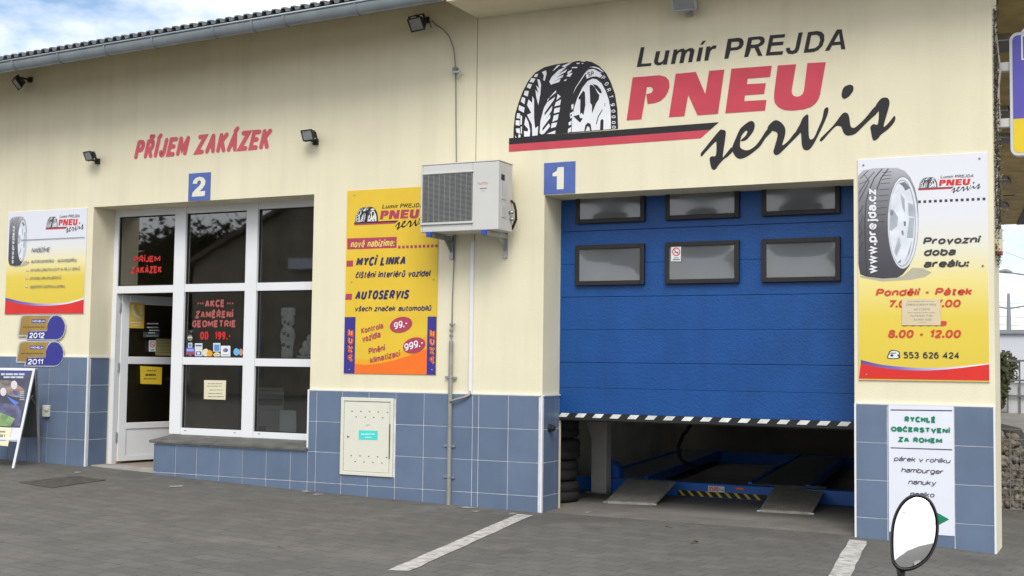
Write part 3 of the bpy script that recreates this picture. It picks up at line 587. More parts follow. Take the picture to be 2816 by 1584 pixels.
PAN = [(-3.0, XM1[0], 2.160, 2.945), (XM1[1], XM2[0], 2.166, 2.945), (XM2[1], -.05, 2.165, 2.95), (XM1[1], XM2[0], 1.370, 2.082), (XM2[1], -.05, 1.364, 2.080), (XM1[1], XM2[0], .604, 1.288), (XM2[1], -.05, .596, 1.283)]
for a, c, d, e in PAN:
    b = B(); b.quad((a, YF + .03, d), (c, YF + .03, d), (c, YF + .03, e), (a, YF + .03, e), glass); b.flat = FRONT; b.done('pane', sfo)
    b = B(); s = .012
    for q in ((a, a + s, d, e), (c - s, c, d, e), (a + s, c - s, d, d + s), (a + s, c - s, e - s, e)): b.box(q[0], q[1], YF + .018, YF + .029, q[2], q[3])
    b.done('pane_gasket', sfo, gap)
winred = M('red window vinyl', (.46, .02, .02), .5, .1, 8); winpink = M('faded red window vinyl', (.33, .085, .08), .5, .15, 14)
g = G(YF + .026); g.line('PŘÍJEM', z7, (424, 730), (662, 726), 674, winred, .05); g.line('ZAKÁZEK', z7, (402, 832), (676, 826), 768, winred, .05); g.done('red_lettering', sfo)
g = G(YF + .026)
g.line('AKCE', zW, (455, 322), (848, 322), 172, winpink, .06); g.line('ZAMĚŘENÍ', zW, (270, 535), (1015, 538), 390, winpink, .06); g.line('GEOMETRIE', zW, (205, 715), (1070, 724), 572, winpink, .06); g.line('OD  199,-', zW, (360, 960), (970, 955), 802, winred, .05)
g.dots(zW, (325, 245), (415, 245), 3, .018, winpink, 0); g.dots(zW, (905, 245), (1000, 245), 3, .018, winpink, 0); g.done('offer_lettering', sfo)
# slate sill
b = B(); sl = M('dark slate', (.10, .10, .095), .7, .25, 6, .3, 40, stain=.5, stain_col=(.2, .2, .185), sscale=3)
b.prism([(-2.12, -.045, .457), (-.09, -.045, .457), (-.09, .325, .505), (-2.12, .325, .505)], (0, 0, .028), sl); b.done('window_sill', bld, bevel=.004)
b = B(); b.box(-3.04, -2.09, .06, .30, .10, .172, conc); b.done('threshold', bld, bevel=.005)
# open door, hinged on the left, standing into the room
HX, HY = -2.985, .405; ANG = R_(78)
dv = Vector((math.cos(ANG), math.sin(ANG), 0)); dn = Vector((dv[1], -dv[0], 0))      # dn points to the camera side
TD = Matrix(((dv[0], -dn[0], 0, HX), (dv[1], -dn[1], 0, HY), (0, 0, 1, 0), (0, 0, 0, 1)))   # local: x along leaf, y away from the viewer, z up
DW, DZ0, DZ1 = .90, .19, 2.075
b = B(); st = .105
b.box(0, st, 0, .06, DZ0, DZ1, pvc, TD); b.box(DW - st, DW, 0, .06, DZ0, DZ1, pvc, TD)
for z0, z1 in ((DZ1 - st, DZ1), (1.285, 1.37), (DZ0, DZ0 + .06), (.55, .62)): b.box(st, DW - st, 0, .06, z0, z1, pvc, TD)
b.box(st, DW - st, .012, .05, DZ0 + .06, .55, pvc, TD)
leaf = b.done('door', bld, bevel=.005)
for z0, z1 in ((.62, 1.285), (1.37, DZ1 - st)):
    b = B(); b.add([TD @ Vector(q) for q in ((st, .03, z0), (DW - st, .03, z0), (DW - st, .03, z1), (st, .03, z1))], [(0, 1, 2, 3)], glass); b.done('door_glass', leaf)
b = B(); b.box(DW - .075, DW - .045, -.05, 0, 1.10, 1.13, steel, TD); b.box(DW - .19, DW - .045, -.062, -.05, 1.10, 1.13, steel, TD); b.done('handle', leaf)
for z in (.42, 1.2, 1.88):
    b = B(); b.tube([(HX - .004, HY - .022, z), (HX - .004, HY - .022, z + .1)], .011, steel); b.done('hinge', leaf)
b = B(); b.box(XW0 - .02, -3.005, .401, .5, .13, 2.09, wood); b.done('door_frame_lining', bld)

# papers and stickers, each its own thing
def paper_thing(name, label, cat, z, pts, y, m, th=.002, group=None, marks=(), ink=greyink):
    q = [F(z(*p), y=y) for p in pts]; c = sum((Vector(v) for v in q), Vector()) / 4; c = Vector((c[0], y, min(v[2] for v in q)))
    t = thing(name, label, cat, c, group); b = B(); b.prism(q, (0, -th, 0), m); b.done('sheet', t)
    if marks:
        g = G(y - th - .0008)
        for s in marks:
            if len(s) == 4: g.area(z, s, ink, 0, 0)
            else: g.line(s[0], z, s[1], s[2], s[3], s[4] if len(s) > 4 and s[4] else ink, s[5] if len(s) > 5 else .01, 0, 0)
        g.done('print', t)
    return t
def bars(x0, x1, ys, h, seed=1):
    r = random.Random(seed); o = []
    for y in ys:
        x = x0 + r.random() * (x1 - x0) * .15
        e = x1 - r.random() * (x1 - x0) * .15
        while x < e - 4:
            wd = r.uniform(.12, .3) * (x1 - x0); xe = min(e, x + wd); o.append([(x, y), (xe, y), (xe, y + h), (x, y + h)]); x = xe + (x1 - x0) * .03
    return o
YP = YF + .027
paper_thing('notice', 'cream paper notice taped in the middle of the lower centre window pane', 'notice', z8, [(1060, 478), (1258, 482), (1252, 657), (1057, 650)], YP, paper, marks=bars(1085, 1235, (508, 530, 565, 597, 625), 6, 3))
paper_thing('blank_sheet', 'blank white sheet standing at the bottom of the lower right window pane', 'paper', z8, [(1743, 750), (1893, 755), (1895, 960), (1743, 958)], YP + .02, white)
stb = M('sticker blue', (.10, .25, .62), .4); stl = M('sticker pale', (.62, .68, .68), .4); stn = M('sticker navy', (.10, .10, .40), .4); sto = M('sticker amber', (.70, .34, .02), .4); stp = M('sticker pink', (.55, .25, .2), .4)
SG = 'payment stickers along the window bottom'
def sticker(label, shapes, box):
    q = [F(zW(*p), y=YP) for p in box]; t = thing('sticker', label, 'sticker', (q[0][0], YP, q[0][2]), SG)
    g = G(YP)
    for pts, m, sm, lay in shapes: g.area(zW, pts, m, sm, lay)
    g.done('print', t)
rc = lambda x0, y0, x1, y1: [(x0, y0), (x1, y0), (x1, y1), (x0, y1)]
el = lambda cx, cy, rx, ry, n=20: [(cx + rx * math.cos(2 * math.pi * k / n), cy + ry * math.sin(2 * math.pi * k / n)) for k in range(n)]
sticker('faint round olive sticker above the row of payment stickers', [(el(160, 930, 50, 60), M('sticker olive', (.22, .22, .12), .5), 0, 0), (rc(120, 905, 205, 925), stl, 0, 1)], rc(110, 990, 210, 870))
sticker('blue and red stepped sticker at the left end of the row of payment stickers', [(rc(80, 1115, 250, 1215), stn, 0, 0), (rc(75, 1215, 250, 1250), M('sticker red', (.4, .06, .06), .4), 0, 0), (rc(125, 1020, 205, 1115), stl, 0, 0), (rc(138, 1035, 192, 1100), stb, 0, 1), (rc(95, 1140, 235, 1190), M('sticker lilac', (.35, .35, .68), .4), 0, 1)], rc(75, 1250, 250, 1020))
sticker('tall pale sticker with navy bands, second in the row of payment stickers', [(rc(258, 1030, 405, 1300), stl, 0, 0), (rc(275, 1060, 392, 1090), stn, 0, 1), (rc(275, 1115, 392, 1145), paper, 0, 1), (rc(275, 1190, 385, 1265), stn, 0, 1), (rc(300, 1205, 360, 1250), stl, 0, 2)], rc(258, 1300, 405, 1030))
sticker('round sticker half cream half amber in the middle of the payment row', [(el(470, 1215, 68, 78), paper, 0, 0), (el(550, 1230, 56, 66), sto, 0, 1)], rc(420, 1300, 605, 1135))
sticker('blue framed sticker over a rounded cream one in the payment row', [(rc(618, 1025, 758, 1195), stl, 0, 0), (rc(638, 1055, 742, 1180), stb, 0, 1), (el(690, 1255, 70, 48), paper, 0, 0), (rc(640, 1245, 742, 1262), stp, 0, 1)], rc(618, 1300, 758, 1025))
sticker('large white sticker with a dark globe, largest of the payment stickers', [(rc(768, 1080, 955, 1310), white, 0, 0), (el(865, 1165, 45, 40), stn, 0, 1), (el(840, 1168, 28, 34), greyink, 0, 2), (rc(800, 1250, 930, 1262), greyink, 0, 1)], rc(768, 1310, 955, 1080))
sticker('pale blue round sticker touching a pink one at the right end of the payment row', [(el(1075, 1200, 58, 72), M('sticker sky blue', (.12, .42, .75), .4), 0, 0), (el(1165, 1205, 42, 68), stp, 0, 1)], rc(1017, 1275, 1205, 1130))
def door_paper(name, label, cat, pts, m, marks=(), ink=greyink, off=.003, group=None, extra=()):
    P = Vector((HX, HY, 0)) + dn * off
    q = [FP(zD(*p), P, dn) for p in pts]; t = thing(name, label, cat, q[2], group); b = B(); b.prism(q, dn * .002, m); b.done('sheet', t)
    if marks or extra:
        b = B()
        for s in marks: b.poly([FP(zD(*p), P + dn * .0028, dn) for p in s], ink)
        for s, mm, l in extra: b.poly([FP(zD(*p), P + dn * (.003 + .001 * l), dn) for p in s], mm)
        b.flat = dn; b.done('print', t)
door_paper('poster', 'yellow poster with pale drawing in the top left corner of the open door', 'poster', [(33, 45), (192, 60), (184, 335), (22, 330)], M('poster yellow', (.66, .44, .06), .6), extra=[([(45, 90), (75, 60), (70, 110), (110, 190), (170, 215), (150, 225), (90, 215), (50, 170)], paper, 0), ([(110, 70), (175, 80), (172, 180), (140, 190), (120, 130)], M('poster pale yellow', (.72, .60, .28), .6), 0), (rc(40, 228, 178, 236), paper, 0), (rc(36, 262, 160, 276), paper, 0), (rc(60, 292, 140, 304), paper, 0)])
door_paper('hours_decal', 'white printed opening hours decal high on the dark glass of the open door', 'decal', [(178, 375), (356, 378), (354, 432), (176, 432)], M('clear grey film', (.09, .11, .11), .3), marks=bars(205, 360, (275,), 14, 5) + bars(200, 360, (318,), 12, 6) + bars(235, 358, (350,), 12, 7) + bars(230, 325, (378,), 12, 8) + bars(200, 352, (415,), 6, 9), ink=white)
nosm = lambda cx, cy, rx, ry: [([(cx + rx * math.cos(a) * k, cy + ry * math.sin(a) * k) for k, a in [(1, 2 * math.pi * i / 24) for i in range(25)] + [(.78, -2 * math.pi * i / 24) for i in range(25)]], signred, 0), ([(cx - rx * .62, cy - ry * .5), (cx - rx * .5, cy - ry * .62), (cx + rx * .62, cy + ry * .5), (cx + rx * .5, cy + ry * .62)], signred, 1), ([(cx - rx * .5, cy + ry * .05), (cx + rx * .5, cy + ry * .05), (cx + rx * .5, cy + ry * .25), (cx - rx * .5, cy + ry * .25)], greyink, 0)]
door_paper('no_smoking_sticker', 'no smoking sticker beside the olive notice on the glass of the open door', 'sticker', [(240, 468), (315, 468), (312, 592), (238, 590)], white, extra=nosm(278, 512, 30, 32) + [(rc(255, 565, 300, 571), greyink, 0), (rc(258, 577, 296, 582), greyink, 0)], off=.006)
door_paper('notice', 'olive tinted paper notice at the right of the open door, above its middle rail', 'notice', [(318, 448), (500, 452), (496, 638), (308, 632)], M('olive paper', (.27, .25, .11), .7), marks=bars(340, 490, (470, 500, 530, 565, 598), 5, 11), ink=M('olive ink', (.15, .14, .07), .7))
door_paper('notice', 'bright yellow paper sign taped on the lower glass of the open door', 'notice', [(142, 750), (385, 765), (378, 955), (146, 948)], yellowp, marks=bars(210, 335, (795,), 16, 12) + bars(180, 340, (885,), 14, 14), ink=M('olive brown ink', (.25, .19, .03), .7), extra=[([FPp for FPp in q], M('dark brown ink', (.09, .07, .02), .7), 0) for q in bars(195, 330, (838,), 22, 13)])
# things dimly seen in the showroom
t = thing('printer', 'grey office printer on a stand dimly seen through the open door', 'printer', (-2.55, 2.6, .165)); b = B(); T0 = Matrix.Translation((-2.55, 2.6, .165)) @ Matrix.Rotation(R_(25), 4, 'Z')
pg = M('printer grey', (.34, .36, .36), .5); pk = M('printer dark', (.06, .06, .06), .5)
b.box(-.25, .25, -.22, .22, 0, .55, pg, T0); b.box(-.12, .0, -.225, -.22, .2, .36, pk, T0); b.done('stand', t, bevel=.01)
b = B(); b.box(-.22, .22, -.2, .2, .551, .80, pg, T0); b.box(-.2, .2, -.21, -.2, .62, .70, pk, T0); b.done('body', t, bevel=.015)
b = B(); b.box(-.18, .18, -.1, .2, .801, .84, pg, T0); b.done('lid', t, bevel=.01)
t = thing('ornament', 'white carved vase ornament behind the middle right window pane', 'ornament', (-.5, .43, 1.372)); orn = M('pale plaster ornament', (.86, .88, .88), .7, .15, 20, .5, 60)
oc = F(zW(2115, 1240), y=.44); b = B(); T0 = Matrix.Translation((oc[0], .405, 1.372)) @ Matrix.Diagonal((1, .32, 1, 1))
b.lathe([(.075, 0), (.078, .08), (.07, .09), (.085, .17), (.10, .23), (.085, .30), (.05, .33), (.082, .36), (.085, .42), (.06, .44)], T0, orn, 16); b.done('body', t, smooth_=True)
b = B(); b.lathe([(.088, .44), (.092, .46), (.092, .52), (.080, .53)], T0, orn, 16); b.done('rim', t)
b = B()
for k, zz in ((0, .12), (1, .24), (2, .36)): b.box(oc[0] - .05 + k * .012, oc[0] - .005, .368, .372, 1.372 + zz, 1.372 + zz + .035, greyink); b.box(oc[0] + .015, oc[0] + .05 - k * .006, .368, .372, 1.372 + zz - .02, 1.372 + zz + .015, greyink)
b.done('carving', t)
t = thing('ornament', 'heap shaped white ornament at the right edge of the middle right window pane', 'ornament', (-.3, .45, 1.372)); oc = F(zW(2470, 1240), y=.47); b = B()
b.box(oc[0] - .10, oc[0] + .16, .42, .55, 1.372, 1.40, orn)
for k, (dx, dz, r) in enumerate(((-.06, .05, .045), (.0, .06, .055), (.07, .05, .05), (-.02, .12, .05), (.04, .13, .055), (.03, .19, .045), (.06, .22, .03), (.12, .06, .05))):
    b.lathe([(0.001, -r), (r * .7, -r * .7), (r, 0), (r * .7, r * .7), (.001, r)], Matrix.Translation((oc[0] + dx, .48, 1.395 + dz)) @ Matrix.Rotation(k, 4, 'X'), orn, 9)
b.done('heap', t, smooth_=True)
b = B(); b.box(XM1[1], .0, .41, .62, 1.33, 1.371, wood); tag = b.done('display_shelf', bld)

# ------------------------------------------------------------------ garage door
gd = B(); YD = .375
def dblue():
    m = M('garage door blue', (.006, .064, .245), .42, .08, 3, .4, 60, spec=.35, streak=.22); return m
for z0, z1 in ((.895, 1.358), (1.366, 1.966), (1.974, 2.582), (2.590, 3.25)):
    mid = (z0 + z1) / 2
    gd.box(2.40, 5.30, YD, YD + .05, z0 - .002, mid - .001, dblue()); gd.box(2.40, 5.30, YD, YD + .05, mid + .001, z1 + .002, dblue())
gd.box(2.41, 5.29, YD + .012, YD + .04, .9, 3.24, M('door joint', (.004, .03, .14), .6))
gdo = gd.done('garage_door', bld, bevel=.003)
def pane_mat():
    """two bulged acrylic sheets with grey mist between them"""
    m = bpy.data.materials.new('misty acrylic'); m.use_nodes = True; t = m.node_tree; b = t.nodes['Principled BSDF']
    co = t.nodes.new('ShaderNodeTexCoord'); n = t.nodes.new('ShaderNodeTexNoise'); n.inputs['Scale'].default_value = 4; r = t.nodes.new('ShaderNodeValToRGB')
    r.color_ramp.elements[0].color = (.16, .165, .148, 1); r.color_ramp.elements[1].color = (.23, .235, .215, 1); t.links.new(co.outputs['Object'], n.inputs['Vector']); t.links.new(n.outputs['Fac'], r.inputs['Fac']); t.links.new(r.outputs['Color'], b.inputs['Base Color'])
    b.inputs['Roughness'].default_value = .10; b.inputs['Specular IOR Level'].default_value = .6; b.inputs['IOR'].default_value = 2.1
    tl = t.nodes.new('ShaderNodeBsdfTranslucent'); tl.inputs['Color'].default_value = (.85, .86, .82, 1); ms = t.nodes.new('ShaderNodeMixShader'); ms.inputs[0].default_value = .45; ou = t.nodes['Material Output']
    t.links.new(b.outputs[0], ms.inputs[1]); t.links.new(tl.outputs[0], ms.inputs[2]); t.links.new(ms.outputs[0], ou.inputs['Surface'])
    return m
pm = pane_mat()
for row, (z0, z1) in enumerate(((2.075, 2.453), (2.652, 3.03))):
    for c, (x0, x1) in enumerate(((2.622, 3.304), (3.503, 4.185), (4.387, 5.062))):
        b = B(); e = .042
        for q in ((x0, x0 + e, z0, z1), (x1 - e, x1, z0, z1), (x0 + e, x1 - e, z0, z0 + e), (x0 + e, x1 - e, z1 - e, z1)): b.box(q[0], q[1], YD - .040, YD + .001, q[2], q[3])
        fr = b.done('window_frame', gdo, black, bevel=.005)
        b = B(); NX, NZ = 18, 10; vs = []; rd = ((.026, .015, .024), (.018, .016, .020))[row][c]
        for j in range(NZ + 1):
            for i in range(NX + 1):
                u, v = i / NX * 2 - 1, j / NZ * 2 - 1
                d = (1 - u * u) ** .8 * (1 - v * v) ** .8
                vs.append((x0 + e + (x1 - x0 - 2 * e) * i / NX, YD - .030 + rd * d, z0 + e + (z1 - z0 - 2 * e) * j / NZ))
        b.add(vs, [(j * (NX + 1) + i, j * (NX + 1) + i + 1, (j + 1) * (NX + 1) + i + 1, (j + 1) * (NX + 1) + i) for j in range(NZ) for i in range(NX)], pm)
        b.flat = FRONT; b.done('pane', fr, smooth_=True)
b = B(); b.box(2.45, 5.26, YD - .012, YD + .045, .832, .894, black); b.tube([(2.46, YD + .01, .832), (5.25, YD + .01, .832)], .012, gap)
seal = b.done('bottom_seal', gdo)
g = G(YD - .0145); k = 0
x = 2.455
while x < 5.2:
    y = g.y; x1 = min(x + .105, 5.24); sk = .034
    g.poly([(max(2.46, x), y, .855), (min(x + .085, 5.235), y, .855), (min(x + .085 + sk, 5.24), y, .892), (max(2.46, x + sk), y, .892)], M('worn white paint', (.62, .64, .62), .6, .2, 15)); x += .1715
g.done('warning_stripes', gdo)
t = paper_thing('no_smoking_sticker', 'small no smoking sticker in the corner of a garage door window', 'sticker', Z(1440, 400, 2.6833), [(1090, 746), (1162, 746), (1160, 855), (1088, 855)], YD - .031, white)
g = G(YD - .0342); zz = Z(1440, 400, 2.6833)
for pts, m, l in nosm(1126, 784, 30, 31): g.area(zz, pts, m, 0, l + 1)
g.rect(zz, (1100, 838), (1152, 846), greyink); g.rect(zz, (1108, 826), (1144, 830), greyink); g.done('print', t)
t = thing('push_button', 'black round push button on the tiled left jamb of the garage opening', 'button', F(((1500 + 30 / 2.862) / 1.0932, (1100 + 220 / 2.862) / 1.0932), x=XG0 + .013))
pc = Vector(t['origin']); b = B(); b.lathe([(.038, 0), (.038, .012), (.03, .02), (.03, .045), (.02, .055)], Matrix.Translation(pc) @ Matrix.Rotation(R_(90), 4, 'Y'), black, 16); b.done('cap', t, smooth_=False)

# ------------------------------------------------------------------ in the garage: scissor lift, tyres, post, hose
lt = thing('vehicle_lift', 'blue low car lift with two grey ramp plates inside the half open garage', 'lift', (3.4, 1.7, 0.01))
P = lambda *a: F(a[0], z=a[1])
def ramp(pts_lo, pts_hi):
    a = [F(z5(*p), z=.03) for p in pts_lo]; hgt = .17
    c = [F(z5(*p), z=hgt) for p in pts_hi]
    q = [a[0], a[1], c[1], c[0]]; b = B(); b.prism(q, (0, 0, -.022), plate)
    n = 16
    for k in range(1, n):
        u, v = q[0].lerp(q[1], k / n), q[3].lerp(q[2], k / n); d = (q[1] - q[0]) * .006
        b.prism([u - d, u + d, v + d, v - d], (0, 0, .004), plate)
    o = b.done('ramp_plate', lt)
    for u in (q[0], q[1]):
        b = B(); b.tube([u + Vector((-.02, 0, -.015)), u + Vector((.02, 0, -.015))], .014, steel); b.done('ramp_roller', o)
ramp([(475, 795), (862, 812)], [(640, 622), (1022, 645)]); ramp([(1685, 862), (2098, 885)], [(1810, 672), (2212, 680)])
bl = F(z5(960, 762), z=.01); br_ = F(z5(2415, 830), z=.01); ty = (bl[1] + br_[1]) / 2
b = B(); b.box(1.75, 5.15, ty, ty + .16, .012, .155, liftblue); b.done('front_beam', lt, bevel=.006)
g = G(ty - .002)
x0s, x1s = F(z5(1040, 740), y=ty)[0], F(z5(1745, 775), y=ty)[0]; yel = M('warning yellow', (.55, .42, .02), .5, .2, 20); x = x0s
g.poly([(x0s, ty - .002, .02), (x1s, ty - .002, .02), (x1s, ty - .002, .075), (x0s, ty - .002, .075)], black)
while x < x1s - .06:
    g.poly([(x + .05, ty - .003, .022), (x + .085, ty - .003, .022), (x + .035, ty - .003, .074), (x, ty - .003, .074)], yel); x += .098
cxl = F(z5(1345, 724), y=ty)[0]
g.poly([(cxl - .085, ty - .0035, .075), (cxl + .085, ty - .0035, .075), (cxl + .085, ty - .0035, .135), (cxl - .085, ty - .0035, .135)], white)
g.text('3500', (cxl - .08, ty - .0045, .085), (.105, 0, 0), (0, 0, .042), signred, .03); g.text('kg', (cxl + .032, ty - .0045, .09), (.045, 0, 0), (0, 0, .028), greyink, .02)
cxo = F(z5(1530, 710), y=ty)[0]; g.poly([(cxo - .04, ty - .0035, .11), (cxo + .04, ty - .0035, .11), (cxo + .04, ty - .0035, .132), (cxo - .04, ty - .0035, .132)], orange)
g.done('warning_label', lt)
for x0, x1 in ((2.12, 2.66), (3.78, 4.36)):
    q = [(x0, ty + .165, .10), (x1, ty + .165, .10), (x1 - .55, 6.6, .10), (x0 - .55, 6.6, .10)]; b = B(); b.prism(q, (0, 0, .06), M('runway steel', (.10, .11, .12), .5, .2, 6))
    for s, e in ((0, 3), (1, 2)):
        u, v = Vector(q[s]), Vector(q[e]); b.prism([u + Vector((-.02, 0, -.02)), u + Vector((.02, 0, -.02)), v + Vector((.02, 0, -.02)), v + Vector((-.02, 0, -.02))], (0, 0, .10), liftblue)
    b.done('runway', lt)
hb = F(z5(515, 640), y=F(z5(420, 735), z=.01)[1] + .38); b = B(); b.lathe([(.001, -.09), (.13, -.09), (.145, -.06), (.145, .06), (.13, .09), (.001, .09)], Matrix.Translation((hb[0] - .02, hb[1], .19)) @ Matrix.Rotation(R_(90), 4, 'X') , liftblue, 24); b.box(hb[0] - .15, hb[0] + .12, hb[1] - .08, hb[1] + .08, .01, .17, liftblue); b.done('pulley_housing', lt, bevel=.004)
b = B(); b.box(1.65, 4.6, 6.6, 6.76, .012, .16, liftblue)
b.done('rear_beam', lt)
pc = F(z5(420, 735), z=.01); t = thing('lift_post', 'grey steel post with flared head at the left inside the garage', 'post', pc); b = B()
b.prism([pc + Vector(q) for q in ((-.09, 0, 0), (.08, 0, 0), (.08, 0, 3.2), (-.22, 0, 3.2), (-.22, 0, .95), (-.17, 0, .78), (-.09, 0, .55))], (0, .14, 0), M('post grey', (.46, .45, .42), .6, .1, 5)); b.done('column', t, bevel=.008)
b = B(); b.box(pc[0] - .14, pc[0] + .13, pc[1] - .03, pc[1] + .2, .009, .022, steel); b.done('base_plate', t)
def tyre(T, name_parent, ro=.31, w=.2):
    b = B(); b.lathe([(ro * .62, -w * .42), (ro * .8, -w / 2), (ro * .95, -w * .46), (ro, -w * .32), (ro, -w * .06), (ro * .975, -w * .05), (ro * .975, w * .05), (ro, w * .06), (ro, w * .32), (ro * .95, w * .46), (ro * .8, w / 2), (ro * .62, w * .42)], T, rubber, 32, closed=True); return b
tb = F(z5(232, 795), z=.01)
for k in range(5):
    c = Vector((tb[0] - ROT.col[0][0] * .30 + (.012, -.01, .015, 0, -.012)[k], tb[1] - ROT.col[0][1] * .30 + .06, .112 + k * .204))
    lab = ['car tyre lying flat on the garage floor, bottom of the stack by the left jamb', 'car tyre second from the floor in the stack by the left jamb of the garage', 'car tyre in the middle of the stack by the left garage jamb', 'car tyre second from the top of the stack by the left garage jamb', 'car tyre on top of the stack by the left garage jamb'][k]
    b = tyre(Matrix.Translation(c), None); setp(b.done('car_tyre', loc=c, smooth_=True), lab, 'tyre', 'tyres stacked by the garage jamb')
hs = [z5(1140, 205), z5(1080, 280), z5(1045, 370), z5(1055, 440), z5(1080, 480), z5(1110, 498)]; b = B(); b.tube([F(z5(1175, 100), y=3.6)] + [F(h, y=3.6) for h in hs] + [F(z5(1160, 510), y=3.7), F(z5(1200, 560), y=4.2)], .022, rubber, 8)
setp(b.done('air_hose', loc=F(z5(1110, 498), y=3.6), smooth_=True), 'black rubber hose hanging in a loop in the garage', 'hose')

# ------------------------------------------------------------------ things on the wall
# air conditioner
AX0, AX1, AZ0, AZ1, AY0, AY1 = 1.394, 2.199, 2.540, 3.157, -.42, -.14
ac = thing('air_conditioner', 'white outdoor air conditioning unit on steel brackets, left of the garage door', 'air conditioner', (1.8, -.28, AZ0)); acw = M('ivory white metal', (.53, .53, .515), .4, .03, 3); acd = M('grille dark', (.03, .032, .034), .6)
zgr = lambda u, v: zY1(u, v)
ga, gb = F(zY1(978, 272), y=AY0), F(zY1(1440, 725), y=AY0); gx0, gx1 = ga[0], gb[0]; gz0, gz1 = AZ0 + .085, AZ1 - .085
b = B(); b.box(AX0, gx0, AY0, AY1, AZ0, AZ1); b.box(gx1, AX1, AY0, AY1, AZ0, AZ1); b.box(gx0, gx1, AY0, AY1, AZ0, gz0); b.box(gx0, gx1, AY0, AY1, gz1, AZ1); b.box(gx0, gx1, AY1 - .02, AY1, gz0, gz1)
b.box(AX0 - .004, AX1 + .004, AY0 - .004, AY1 + .004, AZ1 + .0005, AZ1 + .014)
b.done('casing', ac, acw, bevel=.008)
b = B(); b.box(gx0, gx1, AY0 + .05, AY0 + .06, gz0, gz1, acd); b.lathe([(.001, 0), (.05, 0), (.05, .02), (.23, .0), (.235, .015), (.05, .03)], Matrix.Translation(((gx0 + gx1) / 2, AY0 + .045, (gz0 + gz1) / 2)) @ Matrix.Rotation(R_(90), 4, 'X'), M('fan grey', (.12, .13, .13), .5), 20); b.done('fan', ac)
b = B(); n = 38
for k in range(n + 1):
    z = gz0 + .006 + (gz1 - gz0 - .012) * k / n; b.box(gx0, gx1, AY0 - .006, AY0 + .004, z - .0024, z + .0024)
for k in range(10):
    x = gx0 + .004 + (gx1 - gx0 - .008) * k / 9; b.box(x - .0035, x + .0035, AY0 - .003, AY0 + .008, gz0, gz1)
b.done('grille', ac, M('grille grey', (.24, .25, .25), .5))
b = B(); e = .014
b.box(gx0 - e, gx1 + e, AY0 - .012, AY0 - .0005, gz1, gz1 + e); b.box(gx0 - e, gx1 + e, AY0 - .016, AY0 - .0005, gz0 - e * 1.4, gz0); b.box(gx0 - e, gx0, AY0 - .012, AY0 - .0005, gz0, gz1); b.done('grille_frame', ac, acw, bevel=.003)
g = G(AY0 - .0015); zz = zY1
g.line('FUJITSU', zz, (1495, 372), (1592, 368), 350, M('faded red print', (.60, .22, .22), .5), .015, 0, 0); g.rect(zz, (1515, 405), (1585, 409), greyink); g.rect(zz, (1530, 428), (1570, 432), M('faded blue print', (.4, .45, .62), .5)); g.done('nameplate', ac)
b = B(); X = AX1 + .001
for y0_, y1_, z0_, z1_, m in ((-.40, -.34, 2.995, 3.045, gap), (-.40, -.30, 2.82, 2.98, M('side panel grey', (.48, .49, .5), .5)), (-.39, -.30, 2.66, 2.76, MATS['side panel grey'])): b.box(X - .006, X + .004, y0_ + .03, y1_ + .03, z0_, z1_, m)
b.done('side_louvre', ac)
b = B()
b.tube([(X, -.17, 2.83), (X + .03, -.165, 2.80), (X + .045, -.16, 2.74), (X + .03, -.12, 2.66), (X - .03, -.08, 2.58)], .012, rubber); b.tube([(X, -.2, 2.72), (X + .04, -.2, 2.715)], .016, steel); b.tube([(X, -.18, 2.66), (X + .035, -.18, 2.655)], .016, steel); b.done('refrigerant_pipe', ac, smooth_=True)
for x in (1.50, 2.07):
    b = B(); b.box(x - .02, x + .02, -.43, -.022, AZ0 - .045, AZ0 - .003, steel); b.box(x - .02, x + .02, -.022, -.001, 2.32, AZ0 + .1, steel); b.box(x - .012, x + .012, -.40, -.06, AZ0 - .049, AZ0 - .045, steel)
    b.prism([(x - .004, -.022, 2.38), (x - .004, -.022, AZ0 - .045), (x - .004, -.16, AZ0 - .045)], (.008, 0, 0), steel)
    br = b.done('bracket', ac); b = B(); b.box(x - .023, x + .023, -.455, -.425, AZ0 - .048, AZ0 - .002, M('blue cap plastic', (.03, .06, .36), .4)); b.done('end_cap', br)
# earthing rod, pipe, cable duct
q0 = F(zE(187, 715), y=-.03); q1 = F((1125, 1270), y=-.03)
lp = thing('steel_pipe', 'grey galvanised earthing pipe standing on the ground against the wall, left of the garage', 'pipe', (q1[0], -.03, zg(q1[0], 0)))
pg_ = M('weathered zinc', (.33, .33, .30), .55, .15, 9, metal=.5, stain=.3, stain_col=(.2, .19, .16), sscale=6)
b = B(); b.tube([(q0[0], -.035, q0[2]), (q0[0], -.035, zg(q0[0], 0) - .02)], .021, pg_, 12); b.done('tube', lp, smooth_=False)
for z in (1.20, .56, .27):
    b = B(); b.tube([(q0[0], -.035, z), (q0[0], -.035, z + .02)], .0245, steel, 12); b.box(q0[0] - .065, q0[0] - .022, -.03, -.012, z, z + .018, steel); b.box(q0[0] + .022, q0[0] + .055, -.035, -.012, z - .004, z + .014, steel); b.done('clamp', lp)
top = q0[2]
b = B(); b.tube([(q0[0], -.035, top), (q0[0] - .002, -.03, top + .16)], .006, steel)
for dz in (.05, .10, .155): b.lathe([(.001, -.014), (.018, -.01), (.018, .01), (.001, .014)], Matrix.Translation((q0[0] - .002, -.032, top + dz)), greyink, 8)
b.tube([(q0[0] + .01, -.032, top + .14), (q0[0] + .04, -.04, top + .155), (q0[0] + .035, -.04, top + .17)], .006, steel); b.done('connector', lp)
